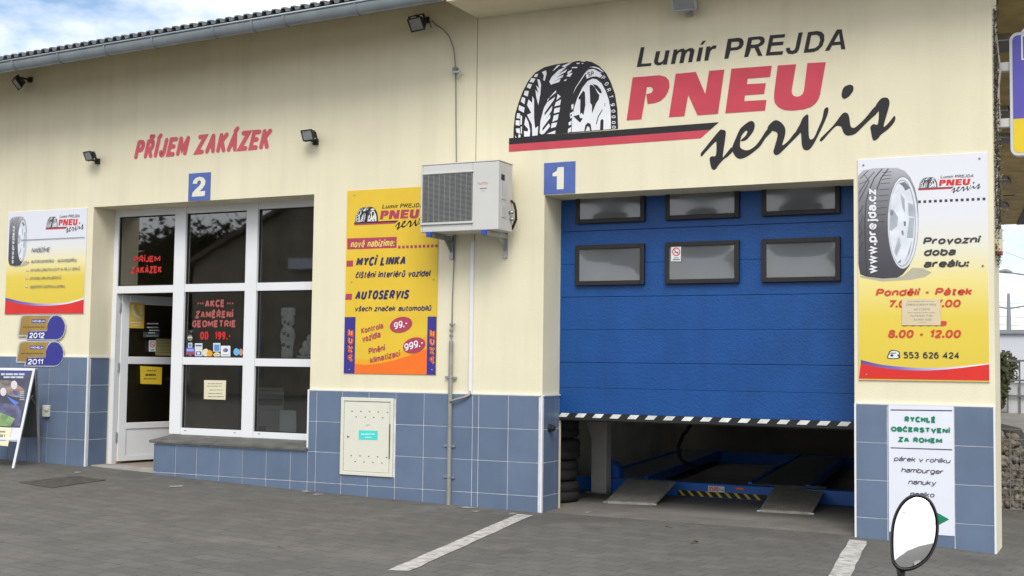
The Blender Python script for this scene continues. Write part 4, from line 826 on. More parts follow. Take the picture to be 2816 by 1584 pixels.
cable = [F(p, y=-.035) for p in [zE(180, 545), zE(183, 240), (1137, 700), (1140, 640), (1143, 560), (1145, 480), (1145, 400), (1144, 300), (1143.5, 200), (1142.5, 150), (1139, 120), (1128, 90), (1110, 70), (1095, 62), (1086, 52), (1079, 55), (1083, 68)]]
cable = [Vector((c[0], -.012 if i < 9 else -.02, c[2])) for i, c in enumerate(cable)]
cb = thing('lightning_cable', 'thin grey lightning wire running down the wall behind the air conditioner', 'cable', cable[0]); b = B(); b.tube(cable, .0055, M('wire grey', (.22, .22, .21), .5), 6); b.done('wire', cb, smooth_=True)
jc = F((1145, 178), y=-.03); b = B(); b.box(jc[0] - .02, jc[0] + .02, -.05, -.002, jc[2] - .015, jc[2] + .03, greyink); b.box(jc[0] - .01, jc[0] + .07, -.07, -.05, jc[2] - .03, jc[2] - .012, steel); b.tube([(jc[0] + .06, -.06, jc[2] - .03), (jc[0] + .085, -.06, jc[2] - .06)], .01, steel); b.done('junction', cb)
d0 = F(zE(448, 0), y=-.02); d1 = F(zE(420, 1375), y=-.02)
du = thing('cable_duct', 'white plastic cable duct from the air conditioner down to the tiled base', 'duct', (d1[0], -.02, d1[2])); xx = (d0[0] + d1[0]) / 2
b = B(); b.box(xx - .016, xx + .016, -.03, -.001, d1[2], AZ0 - .05, pvc); b.done('channel', du, bevel=.003)
e1 = Vector((q0[0] + .01, -.06, F((1142, 1010), y=-.05)[2])); b = B(); b.tube([(xx, -.028, d1[2] + .03), (xx, -.03, d1[2] - .005), (xx - .035, -.045, d1[2] - .025), (xx - .12, -.06, d1[2] - .05), (e1[0] + .02, -.062, e1[2] + .005), e1], .0115, pg_, 8); b.done('drain_tube', du, smooth_=True)
# meter cabinet
mc = thing('meter_cabinet', 'ivory metal meter cabinet set in the blue tiles, with a turquoise label', 'cabinet', (.6, 0, .243)); x0, x1, z0, z1 = PB; x0 += .006; x1 -= .006
b = B(); e = .035; Y0 = -.034
for q in ((x0, x0 + e, z0, z1), (x1 - e, x1, z0, z1), (x0 + e, x1 - e, z0, z0 + e), (x0 + e, x1 - e, z1 - e, z1)): b.box(q[0], q[1], Y0, .03, q[2], q[3])
b.done('cabinet_frame', mc, cream_box, bevel=.004)
b = B(); b.box(x0 + e + .005, x1 - e - .007, Y0 + .006, .02, z0 + e + .004, z1 - e - .006, cream_box); b.box(x1 - e - .004, x1 - e + .008, Y0 - .003, Y0 + .001, .42, .75, M('rust brown', (.16, .075, .045), .8, .3, 12)); dr = b.done('cabinet_door', mc)
g = G(Y0 + .0045)
for z, n, xo, pts in ((0, 0, 0, [(515, 284), (614, 287), (710, 290), (806, 294), (909, 297), (561, 347), (662, 351), (757, 354), (856, 358), (506, 777), (603, 780), (700, 786), (799, 790), (898, 797), (549, 841), (648, 846), (747, 852), (846, 858)]),):
    for p in pts: g.area(zM, el(p[0], p[1], 7, 7, 8), M('vent hole', (.05, .05, .045), .8))
g.area(zM, [(655, 455), (690, 432), (730, 442), (692, 438)], M('brown scratch', (.3, .26, .2), .8)); g.done('vent_hole', dr)
g = G(Y0 + .0035); tq = M('turquoise label', (.06, .62, .58), .5, .05, 9); g.area(zM, [(590, 495), (798, 502), (796, 602), (588, 596)], tq)
for q in bars(610, 785, (532,), 14, 21) + bars(650, 735, (568,), 12, 22): g.area(zM, q, M('pale turquoise', (.45, .78, .76), .5), 0, 1)
g.done('cabinet_label', dr)
lk_ = F(zM(470, 562), y=Y0); b = B(); b.lathe([(.012, 0), (.012, .006), (.006, .01)], Matrix.Translation((lk_[0], Y0 + .006, lk_[2])) @ Matrix.Rotation(R_(90), 4, 'X'), steel, 12); b.done('lock', dr)
# floodlights
fb = M('floodlight black', (.02, .021, .023), .5); fg_ = M('floodlight grey', (.42, .43, .44), .45); fglass = M('lamp glass', (.30, .32, .33), .15, .1, 10, spec=.8)
def floodlight(label, px, size, yaw, tilt, body, arm=.12, down=True, grp='floodlights on the facade'):
    c = F(px, y=-arm); t = thing('floodlight', label, 'floodlight', (c[0], 0, c[2]), grp)
    T = Matrix.Translation(c) @ Matrix.Rotation(R_(yaw), 4, 'Z') @ Matrix.Rotation(R_(tilt), 4, 'X')   # local -y is where the lamp looks
    s = size; w, h, d = s, s * .72, s * .42
    b = B(); a = [T @ Vector(q) for q in ((-w / 2, -d / 2, -h / 2), (w / 2, -d / 2, -h / 2), (w / 2, -d / 2, h / 2), (-w / 2, -d / 2, h / 2), (-w * .36, d / 2, -h * .3), (w * .36, d / 2, -h * .3), (w * .36, d / 2, h * .3), (-w * .36, d / 2, h * .3))]
    b.add(a, [(0, 1, 2, 3), (4, 7, 6, 5), (0, 4, 5, 1), (1, 5, 6, 2), (2, 6, 7, 3), (3, 7, 4, 0)], body)
    for k in range(5): z = -h * .24 + k * h * .12; b.box(-w * .3, w * .3, d / 2 - .002, d / 2 + .018, z - .003, z + .003, body, T)
    b.box(-w * .54, w * .54, -d / 2 - .012, -d / 2 - .0005, h * .46, h * .56, body, T); b.box(-w * .54, w * .54, -d / 2 - .012, -d / 2 - .0005, -h * .56, -h * .46, body, T); b.box(-w * .54, -w * .45, -d / 2 - .012, -d / 2 - .0005, -h * .46, h * .46, body, T); b.box(w * .45, w * .54, -d / 2 - .012, -d / 2 - .0005, -h * .46, h * .46, body, T)
    b.done('housing', t, bevel=.003)
    b = B(); b.box(-w * .449, w * .449, -d / 2 - .006, -d / 2 - .001, -h * .459, h * .459, fglass, T); b.done('lamp_glass', t)
    b = B(); sg = -1 if down else 1
    for k in (-1, 1): b.box(k * w * .56 - .004, k * w * .56 + .004, -.012, .012, -h * .62 if down else -.02, .02 if down else h * .62, body, T)
    b.box(-w * .56, w * .56, -.012, .012, sg * h * .64 - .004, sg * h * .64 + .004, body, T)
    k = T @ Vector((0, 0, sg * h * .64)); b.tube([k, (c[0], -.02, k[2])], .012, body); b.done('yoke', t)
    b = B(); b.box(c[0] - .03, c[0] + .03, -.03, -.001, k[2] - .03, k[2] + .03, body); b.done('wall_box', t, bevel=.004)
floodlight('small grey floodlight on the wall at the left of the red words', (228, 390), .13, -12, 25, fb)
floodlight('small dark floodlight on the wall at the right of the red words', (779, 338), .14, -8, 22, fb)
floodlight('black square floodlight under the gutter at the far left', (50, 207), .165, -30, 38, fb, .16, False)
floodlight('black square floodlight under the gutter above the lightning wire', (1053, 58), .165, -12, 30, fb, .16, False)
floodlight('pale grey floodlight high above the garage door, cut by the photo edge', (1722, 0), .2, 4, 34, fg_, .16, True)
# number plates
for n, pts, lab in (('2', [(476, 437), (531, 433), (529, 503), (474, 506)], 'blue square plate with a white 2 above the shop window'), ('1', [(1370, 410), (1448, 406), (1447, 485), (1368, 490)], 'blue square plate with a white 1 at the corner of the garage door')):
    q = [F(p, y=0) for p in pts]; xa, xb = (q[0][0] + q[3][0]) / 2, (q[1][0] + q[2][0]) / 2; za, zb_ = (q[2][2] + q[3][2]) / 2, (q[0][2] + q[1][2]) / 2
    t = thing('number_plate', lab, 'number plate', ((xa + xb) / 2, 0, za), 'numbered bay plates'); b = B(); b.box(xa, xb, -.006, -.0005, za, zb_, M('faded plate blue', (.075, .125, .38), .5, .12, 7)); b.done('plate', t)
    g = G(-.0075)
    if n == '1': g.poly([(xa + (xb - xa) * u, g.y, zb_ - (zb_ - za) * v) for u, v in ((.64, .16), (.64, .86), (.42, .86), (.42, .44), (.28, .44), (.28, .34), (.40, .28), (.45, .16))], M('number cream', (.72, .70, .58), .6))
    if n == '2': g.poly([(xa + (xb - xa) * u, g.y, zb_ - (zb_ - za) * v) for u, v in ((.20, .38), (.22, .28), (.32, .18), (.50, .14), (.68, .18), (.78, .30), (.76, .44), (.66, .56), (.52, .67), (.78, .67), (.76, .85), (.17, .85), (.19, .72), (.32, .60), (.50, .47), (.57, .38), (.57, .31), (.50, .27), (.42, .30), (.39, .39))], M('number cream', (.72, .70, .58), .6))
    g.done('numeral', t)

# ------------------------------------------------------------------ sign boards
def board(name, label, cat, x0, x1, z0, z1, th, face, edge=white, group=None):
    t = thing(name, label, cat, ((x0 + x1) / 2, 0, z0), group); b = B(); b.box(x0, x1, -th, -.001, z0, z1, edge); b.done('board', t, bevel=.002)
    b = B(); y = -th - .0012; b.poly([(x0 + .003, y, z0 + .003), (x1 - .003, y, z0 + .003), (x1 - .003, y, z1 - .003), (x0 + .003, y, z1 - .003)], face); b.flat = FRONT; b.done('panel', t)
    return t
def swoosh(t, y, z, top, bot, x0, x1, zb):
    g = G(y - .0012); T_ = [g.W(z(*p)) for p in top]; B_ = [g.W(z(*p)) for p in bot]
    pin = lambda ps: [Vector((min(x1 - .003, max(x0 + .003, q[0])), q[1], q[2])) for q in ps]
    T_, B_ = pin(T_), pin(B_)
    def fine(ps):
        o = []
        for i in range(len(ps) - 1):
            p0, p1, p2, p3 = ps[max(0, i - 1)], ps[i], ps[i + 1], ps[min(len(ps) - 1, i + 2)]
            for j in range(5):
                s = j / 5; o.append(.5 * ((2 * p1) + (p2 - p0) * s + (2 * p0 - 5 * p1 + 4 * p2 - p3) * s * s + (3 * p1 - p0 - 3 * p2 + p3) * s ** 3))
        return o + [ps[-1]]
    T_, B_ = fine(T_), fine(B_)
    g.poly(T_ + B_[::-1], MATS.get('swoosh') or grad('swoosh', [(0, (.10, .06, .28)), (.3, (.16, .14, .50)), (.65, (.50, .52, .80)), (.9, (.80, .81, .85))], 0)); g.done('swoosh', t)
    g = G(y - .0012); g.poly(B_ + [Vector((x1 - .003, y - .0012, zb + .003)), Vector((x0 + .003, y - .0012, zb + .003))], signred); g.done('red_band', t)
tyregrad = grad('printed tyre', [(0, (.045, .042, .055)), (.45, (.085, .085, .10)), (.8, (.22, .225, .25)), (1, (.42, .43, .47))])
rimw = M('printed rim light', (.66, .69, .76), .5, .14, 9); rimg = M('printed rim grey', (.36, .40, .46), .5, .15, 12); rimd = M('printed rim dark', (.17, .18, .21), .5, .1, 9); treadk = M('printed groove', (.04, .04, .05), .5); shade_ = M('printed grey beige', (.42, .40, .30), .5)
def bigtyre(t, y, mp, clip=None):
    """printed picture of a tyre, traced in the zT view, mp maps it to the board"""
    g = G(y); CL = lambda q: Vector((max(q[0], clip), q[1], q[2])) if clip else q
    def ar(pts, m, lay, sm=0): g.n += 1; q = [CL(mp(p, lay * .0008 + g.n * .00001)) for p in pts]; g.poly(smooth(q, sm) if sm else q, m)
    ar([(60, 1325), (300, 1350), (520, 1330), (620, 1240), (740, 1245), (830, 1290), (760, 1340), (600, 1370), (300, 1388), (60, 1345)], shade_, 0); g.done('tyre_print', t)
    g = G(y); body = [(20, 250), (90, 190), (200, 168), (330, 163), (460, 163), (540, 195), (600, 265), (650, 380), (680, 520), (688, 680), (675, 900), (640, 1080), (590, 1220), (520, 1310), (460, 1345), (300, 1355), (130, 1335), (60, 1310), (20, 1200)]
    ar(body, tyregrad, 1); g.done('tyre_print', t)
    g = G(y)
    ar(el(520, 755, 168, 500, 40), rimd, 2); ar(el(522, 755, 162, 492, 40), rimw, 3); ar(el(516, 758, 146, 470, 40), rimg, 4); ar(el(512, 760, 138, 455, 40), rimw, 5)
    ar([(480, 330), (540, 315), (600, 380), (550, 410), (520, 360)], rimd, 6); ar([(385, 610), (420, 615), (470, 700), (460, 790), (400, 840), (378, 835)], rimg, 6); ar([(390, 620), (415, 640), (410, 680), (388, 670)], rimd, 7)
    ar([(590, 700), (645, 705), (630, 920), (565, 915)], rimg, 6); ar([(580, 540), (635, 560), (648, 690), (582, 680)], rimg, 6); ar([(495, 440), (540, 500), (545, 640), (520, 600)], rimg, 6); ar([(530, 740), (556, 740), (552, 790), (535, 790)], rimd, 7); ar([(505, 840), (525, 838), (530, 885), (515, 885)], rimd, 7); ar([(470, 1180), (500, 1150), (500, 1180), (480, 1190)], rimd, 7); ar([(480, 900), (500, 1000), (450, 1120), (430, 1060)], rimg, 6); ar([(600, 1000), (620, 940), (600, 1080), (540, 1190)], rimg, 6)
    def ln(ps, w):
        for a, c in zip(ps, ps[1:]):
            d = Vector((c[1] - a[1], a[0] - c[0])).normalized() * w / 2
            ar([(a[0] - d[0], a[1] - d[1]), (c[0] - d[0], c[1] - d[1]), (c[0] + d[0], c[1] + d[1]), (a[0] + d[0], a[1] + d[1])], treadk, 2)
    ln([(300, 172), (215, 270), (165, 385), (125, 520), (112, 720), (115, 900), (130, 1330)], 10); ln([(365, 172), (285, 275), (240, 400), (225, 560)], 10)
    ln([(215, 205), (140, 290), (45, 440)], 7); ln([(150, 190), (60, 280)], 6); ln([(100, 225), (150, 300), (45, 340)], 5); ln([(160, 300), (45, 530)], 8); ln([(95, 570), (45, 660)], 8); ln([(75, 660), (90, 690), (50, 800), (75, 830)], 5); ln([(85, 850), (50, 920)], 8); ln([(90, 960), (55, 1060)], 8)
    for yy in (205, 240, 278, 325, 390, 455, 515, 590, 665, 740): ln([(300 - (yy - 205) * .16, yy + 8), (400 - (yy - 205) * .14, yy)], 5)
    P0, P1, PT = mp((240, 1300), .0055), mp((228, 388), .0055), mp((140, 1300), .0055); u = Vector((0, 0, P1[2] - P0[2])); h = Vector((PT[0] - P0[0], 0, 0))
    g.text('www.prejda.cz', P0, u, h, white, .035); g.done('tyre_print', t)
# right board: opening hours
sx0, sx1, sz0, sz1 = 5.277, 6.274, 1.245, 3.043
hb_ = board('opening_hours_sign', 'white and yellow opening hours board with a tyre picture, on the right pier', 'sign', sx0, sx1, sz0, sz1, .012, grad('sign sheet', [(0, (.66, .50, .045)), (.28, (.70, .55, .07)), (.45, (.76, .66, .25)), (.62, (.71, .71, .64)), (.75, (.69, .71, .77))]))
yb = -.0135
def mpT(p, d=0): q = F(zT(*p), y=yb); q[1] = yb - d; return q
bigtyre(hb_, yb, mpT, sx0 + .004)
logo(yb - .0012, (A0, A1), (F(zH1(786, 497), y=yb), F(zH1(1364, 368), y=yb)), signred, M('print dark grey', (.06, .06, .075), .5), letters=False).done('logo', hb_)
swoosh(hb_, yb, zH2, [(150, 1005), (400, 1060), (800, 1095), (1150, 1085), (1590, 1043)], [(150, 1045), (450, 1100), (800, 1122), (1150, 1105), (1590, 1053)], sx0, sx1, sz0 + .01)
ink = M('charcoal ink', (.045, .042, .045), .5)
g = G(yb); g.dots(zH1, (800, 621), (1513, 594), 13, .021, ink)
g.line('Provozní', zH1, (838, 1096), (1462, 1085), 1014, ink, .05, .18); g.line('doba', zH1, (845, 1224), (1195, 1220), 1138, ink, .05, .18); g.line('areálu:', zH1, (843, 1354), (1340, 1345), 1268, ink, .05, .18)
g.line('553 626 424', zH2, (622, 992), (1242, 990), 920, ink, .03)
g.done('dark_lettering', hb_)
g = G(yb); rd = M('brick red ink', (.55, .06, .03), .5)
g.line('Pondělí - Pátek', zH2, (314, 302), (1380, 290), 217, rd, .05, .18); g.line('7.00 - 17.00', zH2, (450, 430), (1250, 422), 345, rd, .05, .14); g.line('Sobota', zH2, (595, 634), (1095, 630), 562, rd, .05, .18); g.line('8.00 - 12.00', zH2, (448, 765), (1252, 762), 674, rd, .05, .14); g.done('red_lettering', hb_)
g = G(yb - .001); g.area(zH2, [(445, 990), (455, 935), (470, 905), (500, 895), (545, 900), (578, 915), (582, 950), (575, 990)], ink, 3); g.area(zH2, [(455, 982), (470, 940), (480, 915), (505, 906), (545, 910), (568, 922), (570, 945), (550, 950), (565, 982)], white, 3, 1); g.area(zH2, el(495, 955, 18, 14, 14), ink, 0, 2); g.area(zH2, [(480, 925), (540, 925), (545, 933), (480, 935)], ink, 0, 2); g.done('phone_icon', hb_)
for p in (zH1(178, 218), zH1(1463, 145), zH1(1500, 1332), zH2(210, 1170)):
    c = F(p, y=yb); b = B(); b.lathe([(.009, 0), (.007, .004), (.001, .005)], Matrix.Translation((c[0], yb - .001, c[2])) @ Matrix.Rotation(R_(90), 4, 'X'), greyink, 10); b.done('screw', hb_)
pi_ = M('faded notice ink', (.30, .30, .24), .7)
paper_thing('notice', 'faded paper notice stuck over the hours on the right board', 'notice', zH2, [(605, 330), (1030, 335), (1035, 622), (607, 622)], yb - .004, M('faded paper', (.62, .53, .36), .8, .06, 7), .0015,
   marks=[('Změna pracovní doby', (650, 405), (985, 401), 380, pi_), ('od 1.1.2012', (735, 458), (915, 456), 432, pi_), ('Po-Pá 8.00-17.00', (700, 528), (940, 526), 506, pi_), ('So 8.00-12.00', (735, 570), (930, 568), 548, pi_)] + bars(665, 970, (356,), 5, 31) + bars(665, 980, (480,), 6, 32) + bars(780, 880, (588,), 4, 33), ink=pi_)
# left board: what the shop offers
lx0, lx1, lz0, lz1 = -4.368, -3.146, 1.838, 3.019
lb = board('offer_sign', 'white and yellow board listing the services, on the left pier above two plaques', 'sign', lx0, lx1, lz0, lz1, .01, grad('offer sheet', [(0, (.66, .50, .045)), (.35, (.70, .55, .07)), (.5, (.77, .70, .36)), (.62, (.70, .70, .66)), (.75, (.67, .69, .77))]))
yl = -.0115
ta, tb_ = F(zN(100, 780), y=yl), F(zN(345, 152), y=yl)
def mpN(p, d=0): return Vector((ta[0] + (p[0] - 20) / 668 * (tb_[0] - ta[0]), yl - d, ta[2] + (1355 - p[1]) / 1192 * (tb_[2] - ta[2])))
bigtyre(lb, yl, mpN)
logo(yl - .0012, (A0, A1), (F(zN(570, 325), y=yl), F(zN(970, 190), y=yl)), signred, MATS['print dark grey'], letters=False).done('logo', lb)
swoosh(lb, yl, zN, [(66, 1170), (250, 1215), (450, 1242), (650, 1245), (850, 1225), (1058, 1172)], [(66, 1205), (250, 1245), (450, 1270), (650, 1268), (850, 1245), (1058, 1190)], lx0, lx1, lz0)
gi = M('grey blue ink', (.10, .11, .17), .5); g = G(yl - .006)
g.dots(zN, (275, 458), (1045, 417), 40, .013, gi); g.line('NABÍZÍME', zN, (392, 610), (618, 600), 553, gi, .0, .2)
g.line('autokosmetika - autodoplňky', zN, (385, 741), (955, 722), 694, gi, -.005, .2); g.line('prodej plechových a ALU disků', zN, (380, 845), (992, 824), 805, gi, -.005, .2); g.line('prodej akumulátorů', zN, (375, 946), (760, 938), 906, gi, -.005, .2); g.line('sezónní úschovu pneu', zN, (372, 1055), (803, 1043), 1012, gi, -.005, .2); g.done('dark_lettering', lb)
g = G(yl)
for c in ((345, 722), (340, 835), (335, 932), (330, 1035)): g.cut(); g.area(zN, el(c[0], c[1], 15, 17, 14), M('bullet red', (.55, .2, .12), .5), 0, 1); g.area(zN, el(c[0] + 2, c[1] - 6, 9, 9, 12), white, 0, 2)
g.done('bullet', lb)
# yellow banner
bx0, bx1, bz0, bz1 = .303, 1.350, 1.226, 3.035
yb_ = board('service_banner', 'tall yellow service banner with blue words, half hidden by the air conditioner', 'banner', bx0, bx1, bz0, bz1, .006, signyel, signyel); yy = -.0075
cl = lambda q: Vector((min(bx1 - .003, max(bx0 + .003, q[0])), q[1], max(bz0 + .003, q[2])))
logo(yy - .0012, (A0, A2), (F(zY(205, 722), y=yy), F(zY(945, 640), y=yy)), purple, black, M('print white grey', (.68, .70, .72), .5), letters=False).done('logo', yb_)
class GC(G):
    def W(self, p, dy=0): q = cl(F(p, y=self.y)); q[1] = self.y - dy; return q
g = GC(yy); g.cut(); g.area(zY, [(90, 940), (912, 912), (908, 1098), (90, 1125)], purple); g.cut(); g.area(zY, [(80, 1310), (188, 1305), (185, 1408), (80, 1412)], purple); g.cut(); g.area(zY2, [(160, 145), (250, 142), (245, 230), (150, 234)], purple); g.cut(); g.dots(zY, (955, 1080), (1572, 1066), 10, .028, purple); g.done('wine_block', yb_)
g = GC(yy); g.line('nově nabízíme:', zY, (145, 1092), (872, 1070), 975, M('banner pale yellow', (.74, .56, .14), .5), .02, .18); g.done('pale_lettering', yb_)
g = GC(yy)
g.line('MYCÍ LINKA', zY, (235, 1402), (1052, 1378), 1252, darkink, .045, .2); g.line('čištění interiérů vozidel', zY1, (335, 1258), (1042, 1245), 1196, darkink, .025, .2)
g.line('AUTOSERVIS', zY2, (290, 233), (1050, 215), 103, darkink, .045, .2); g.line('všech značek automobilů', zY2, (285, 394), (1372, 388), 318, darkink, .025, .2); g.done('navy_lettering', yb_)
g = GC(yy); g.area(zY2, [(290, 1065), (450, 1085), (700, 1060), (900, 990), (1100, 900), (1230, 800), (1320, 720), (1310, 1305), (280, 1300)], amber)
g.area(zY2, [(290, 1140), (450, 1158), (650, 1135), (850, 1090), (1050, 1030), (1200, 970), (1320, 930), (1310, 1320), (280, 1310)], orange, 0, 1); g.done('orange_wave', yb_)
navy = M('banner navy', (.035, .03, .24), .5, .08, 6)
for ar_, a, c, t_ in (([(140, 475), (300, 475), (285, 1320), (130, 1320)], (264, 1118), (268, 655), 182), ([(1325, 468), (1500, 468), (1490, 1330), (1310, 1330)], (1428, 1150), (1432, 662), 1345)):
    g = GC(yy); g.area(zY2, ar_, navy, 0, 1.5); g.done('side_strip', yb_)
    p, q, h = g.W(zY2(*a)), g.W(zY2(*c)), g.W(zY2(t_, a[1])); u = Vector((0, 0, q[2] - p[2])); hv = Vector((h[0] - p[0], 0, 0)); g = GC(yy)
    for m, bo, l in ((M('outline yellow', (.76, .46, .06), .5), .085, .003), (M('strip red', (.55, .06, .03), .5), .035, .004)): g.text('AKCE', Vector((p[0], yy - l, p[2])), u, hv, m, bo, .15)
    g.done('strip_lettering', yb_)
g = GC(yy)
for s, a, c, tp in (('Kontrola', (385, 715), (695, 635), 632), ('vozidla', (403, 838), (660, 762), 745), ('Plnění', (490, 1008), (722, 950), 920), ('klimatizací', (512, 1135), (935, 1028), 1050)): g.line(s, zY2, a, c, tp, purple, .02, .1, 3, False)
g.done('price_lettering', yb_)
g = GC(yy)
for cx, cy, s, a, c, tp in ((948, 585, '99,-', (855, 655), (1050, 602), 555), (1135, 878, '999,-', (1005, 962), (1275, 880), 860)):
    g = GC(yy); g.area(zY2, [(cx + 160 * math.cos(k * .2618) , cy - 112 * math.sin(k * .2618) - 25 * math.cos(k * .2618)) for k in range(24)], purple, 0, 3); g.done('price_bubble', yb_); g = GC(yy); g.line(s, zY2, a, c, tp, white, .025, .1, 5, False); g.done('price_lettering', yb_)
for p in (zY(208, 222), zY1(300, 1293), zY1(1078, 1272), zY2(212, 1222), zY2(1388, 1226)):
    c = F(p, y=yy); b = B(); b.lathe([(.008, 0), (.006, .004), (.001, .005)], Matrix.Translation((c[0], yy - .001, c[2])) @ Matrix.Rotation(R_(90), 4, 'X'), steel, 10); b.done('screw', yb_)
# gold plaques
silver = M('silver edge', (.62, .64, .66), .3, .08, 6, metal=.6); goldm = M('brushed gold', (.42, .27, .07), .38, .25, 3, metal=.35); badge = M('badge blue', (.035, .035, .26), .4, .08, 5)
def plaque(year, off, label):
    z = lambda u, v: zQ(u + off[0], v + off[1]); y = -.004
    o = F(z(900, 650), y=y); t = thing('dealer_plaque', label, 'plaque', o, 'gold dealer plaques')
    out = [(380, 545), (435, 200), (465, 140), (520, 116), (1090, 118), (1180, 108), (1270, 135), (1345, 210), (1385, 320), (1380, 430), (1345, 545), (1280, 625), (1190, 660), (555, 650), (575, 572), (400, 578)]
    b = B(); b.prism([F(z(*p), y=-.012) for p in out], (0, -.012, 0), silver); b.done('plate', t)
    g = G(-.0255); g.area(z, [(395, 538), (450, 200), (475, 155), (525, 140), (1060, 142), (1010, 230), (982, 340), (982, 448), (640, 452), (600, 470), (580, 545)], goldm); g.done('gold_panel', t)
    g = G(-.0255); g.area(z, [(600, 468), (990, 460), (992, 330), (1040, 220), (1110, 150), (1190, 138), (1270, 170), (1330, 250), (1358, 340), (1352, 440), (1318, 540), (1262, 605), (1190, 634), (568, 630)], badge)
    g.rect(z, (665, 215), (955, 290), signblue, 1); g.line('MICHELIN', z, (680, 275), (942, 275), 232, white, .04, .15, 2); g.line(year, z, (606, 612), (928, 612), 492, white, .04, .12, 1)
    for q in bars(450, 955, (368,), 16, 41): g.area(z, q, M('plaque ink', (.10, .06, .03), .5), 0, 1)
    g.done('lettering', t)
plaque('2012', (0, 0), 'gold and blue plaque reading 2012, under the services board')
plaque('2011', (-34, 552), 'gold and blue plaque reading 2011, lower of the two plaques')
# snack sign on the tiles
fs_ = thing('snack_sign', 'white snack bar sign with green heading and arrow on the right tiles', 'sign', (5.75, 0, .2)); y = -.022
q = [F(zG(*p), y=y) for p in ((367, 113), (947, 117), (946, 1262), (366, 1236))]; xa, xb = (q[0][0] + q[3][0]) / 2, (q[1][0] + q[2][0]) / 2; za, zb_ = (q[2][2] + q[3][2]) / 2, (q[0][2] + q[1][2]) / 2
b = B(); b.box(xa, xb, y, -.0185, za, zb_, M('sign pale blue white', (.68, .71, .80), .5, .03, 3)); b.done('board', fs_)
green = M('sign green', (.0, .20, .10), .5); di = M('slate ink', (.07, .06, .11), .5)
g = G(y - .0012); g.line('RYCHLÉ', zG, (507, 262), (786, 264), 210, green, .072); g.line('OBČERSTVENÍ', zG, (388, 345), (910, 358), 300, green, .072); g.line('ZA ROHEM', zG, (452, 438), (842, 447), 392, green, .072); g.cut()
g.area(zG, [(740, 1030), (903, 1122), (740, 1208)], green); g.area(zG, [(480, 1082), (742, 1085), (742, 1158), (480, 1155)], green); g.done('green_print', fs_)
g = G(y - .0012); g.area(zG, [(383, 147), (930, 154), (930, 164), (383, 157)], di); g.area(zG, [(383, 483), (930, 500), (930, 510), (383, 492)], di)
g.line('párek v rohlíku', zG, (413, 607), (910, 620), 566, di, .015, .2); g.line('hamburger', zG, (478, 707), (848, 717), 664, di, .015, .2); g.line('nanuky', zG, (540, 812), (783, 819), 768, di, .015, .2); g.line('nealko', zG, (555, 920), (770, 922), 876, di, .015, .2); g.done('dark_print', fs_)

# ------------------------------------------------------------------ A-board at the left edge
fA = Vector((-3.395, -.67, zg(-3.4, -.67))); rA = Vector((-3.70, -.03, zg(-3.7, 0))); tA = Vector((-3.47, -.36, 1.225)); uA = Vector((-.93, -.37, 0)).normalized(); WA = .66
ab = thing('sandwich_board', 'silver framed sandwich board with a dark poster at the left edge, against the blue tiles', 'sign', fA)
alu = M('aluminium', (.60, .62, .64), .35, .08, 6, metal=.7)
def strut(b, p, q, w, d, m):
    t = (q - p).normalized(); s = uA; nn = t.cross(s).normalized()
    b.prism([p - s * w / 2 - nn * d / 2, p + s * w / 2 - nn * d / 2, p + s * w / 2 + nn * d / 2, p - s * w / 2 + nn * d / 2], q - p, m)
for off in (.014, WA - .014):
    b = B(); strut(b, fA + uA * off, tA + uA * off, .026, .022, alu); b.done('front_leg', ab)
    b = B(); strut(b, rA + uA * off, tA + uA * off + Vector((0, .03, 0)), .022, .02, alu); b.done('rear_leg', ab)
fdir = (tA - fA); nA = uA.cross(fdir).normalized(); nA = nA if nA[1] < 0 else -nA
def onA(a, h, d=0): return fA + uA * (a * WA) + fdir * h + nA * d
b = B()
for h0, h1 in ((.275, .30), (.975, 1.0)): b.prism([onA(.04, h0, -.012), onA(.96, h0, -.012), onA(.96, h1, -.012), onA(.04, h1, -.012)], nA * .024, alu)
b.done('frame_rail', ab)
b = B(); b.prism([onA(.04, .30, -.006), onA(.96, .30, -.006), onA(.96, .975, -.006), onA(.04, .975, -.006)], nA * .004, M('poster backing', (.12, .13, .14), .6)); b.done('panel', ab)
b = B(); rr = lambda a0, h0, a1, h1, d, m: b.poly([onA(a0, h0, d), onA(a1, h0, d), onA(a1, h1, d), onA(a0, h1, d)], m)
def po(pts, d, m):
    q = [FP(zB(*p), fA + nA * d, nA) for p in pts]; b.poly([v for v in q], m)
rr(.045, .302, .955, .972, .0, M('poster slate', (.045, .048, .085), .4, .4, 5))
pale = M('poster pale text', (.42, .46, .56), .5); skin = M('poster pale skin', (.55, .50, .55), .5)
po([(-90, 84), (368, 90), (362, 116), (-90, 110)], .001, signblue)
for q in bars(0, 330, (120,), 24, 51) + bars(0, 305, (158,), 22, 52): po(q, .0015, pale)
po([(-60, 200), (130, 210), (280, 300), (305, 330), (270, 430), (150, 410), (-60, 340)], .001, M('poster grey brown', (.17, .15, .15), .5, .6, 12))
po([(90, 300), (250, 290), (290, 330), (250, 350), (120, 340)], .0014, M('poster brown', (.30, .19, .13), .5, .3, 9))
po([(-60, 480), (230, 520), (265, 600), (245, 770), (-60, 770)], .001, M('poster violet', (.085, .085, .17), .5, .5, 9))
po(el(40, 352, 38, 52, 16), .002, skin); po(el(175, 265, 40, 55, 16), .002, skin)
po([(80, 400), (200, 470), (242, 488), (190, 515), (130, 460)], .0022, M('poster denim', (.06, .14, .50), .5, .3, 9)); po([(160, 330), (212, 340), (216, 400), (165, 380)], .002, M('poster navy', (.05, .08, .28), .5))
for k in range(5): po(rc(245, 348 + k * 24, 303, 356 + k * 24), .002, pale)
po([(-60, 620), (20, 615), (185, 682), (130, 782), (-60, 770)], .003, M('poster green', (.16, .27, .11), .5, .4, 12))
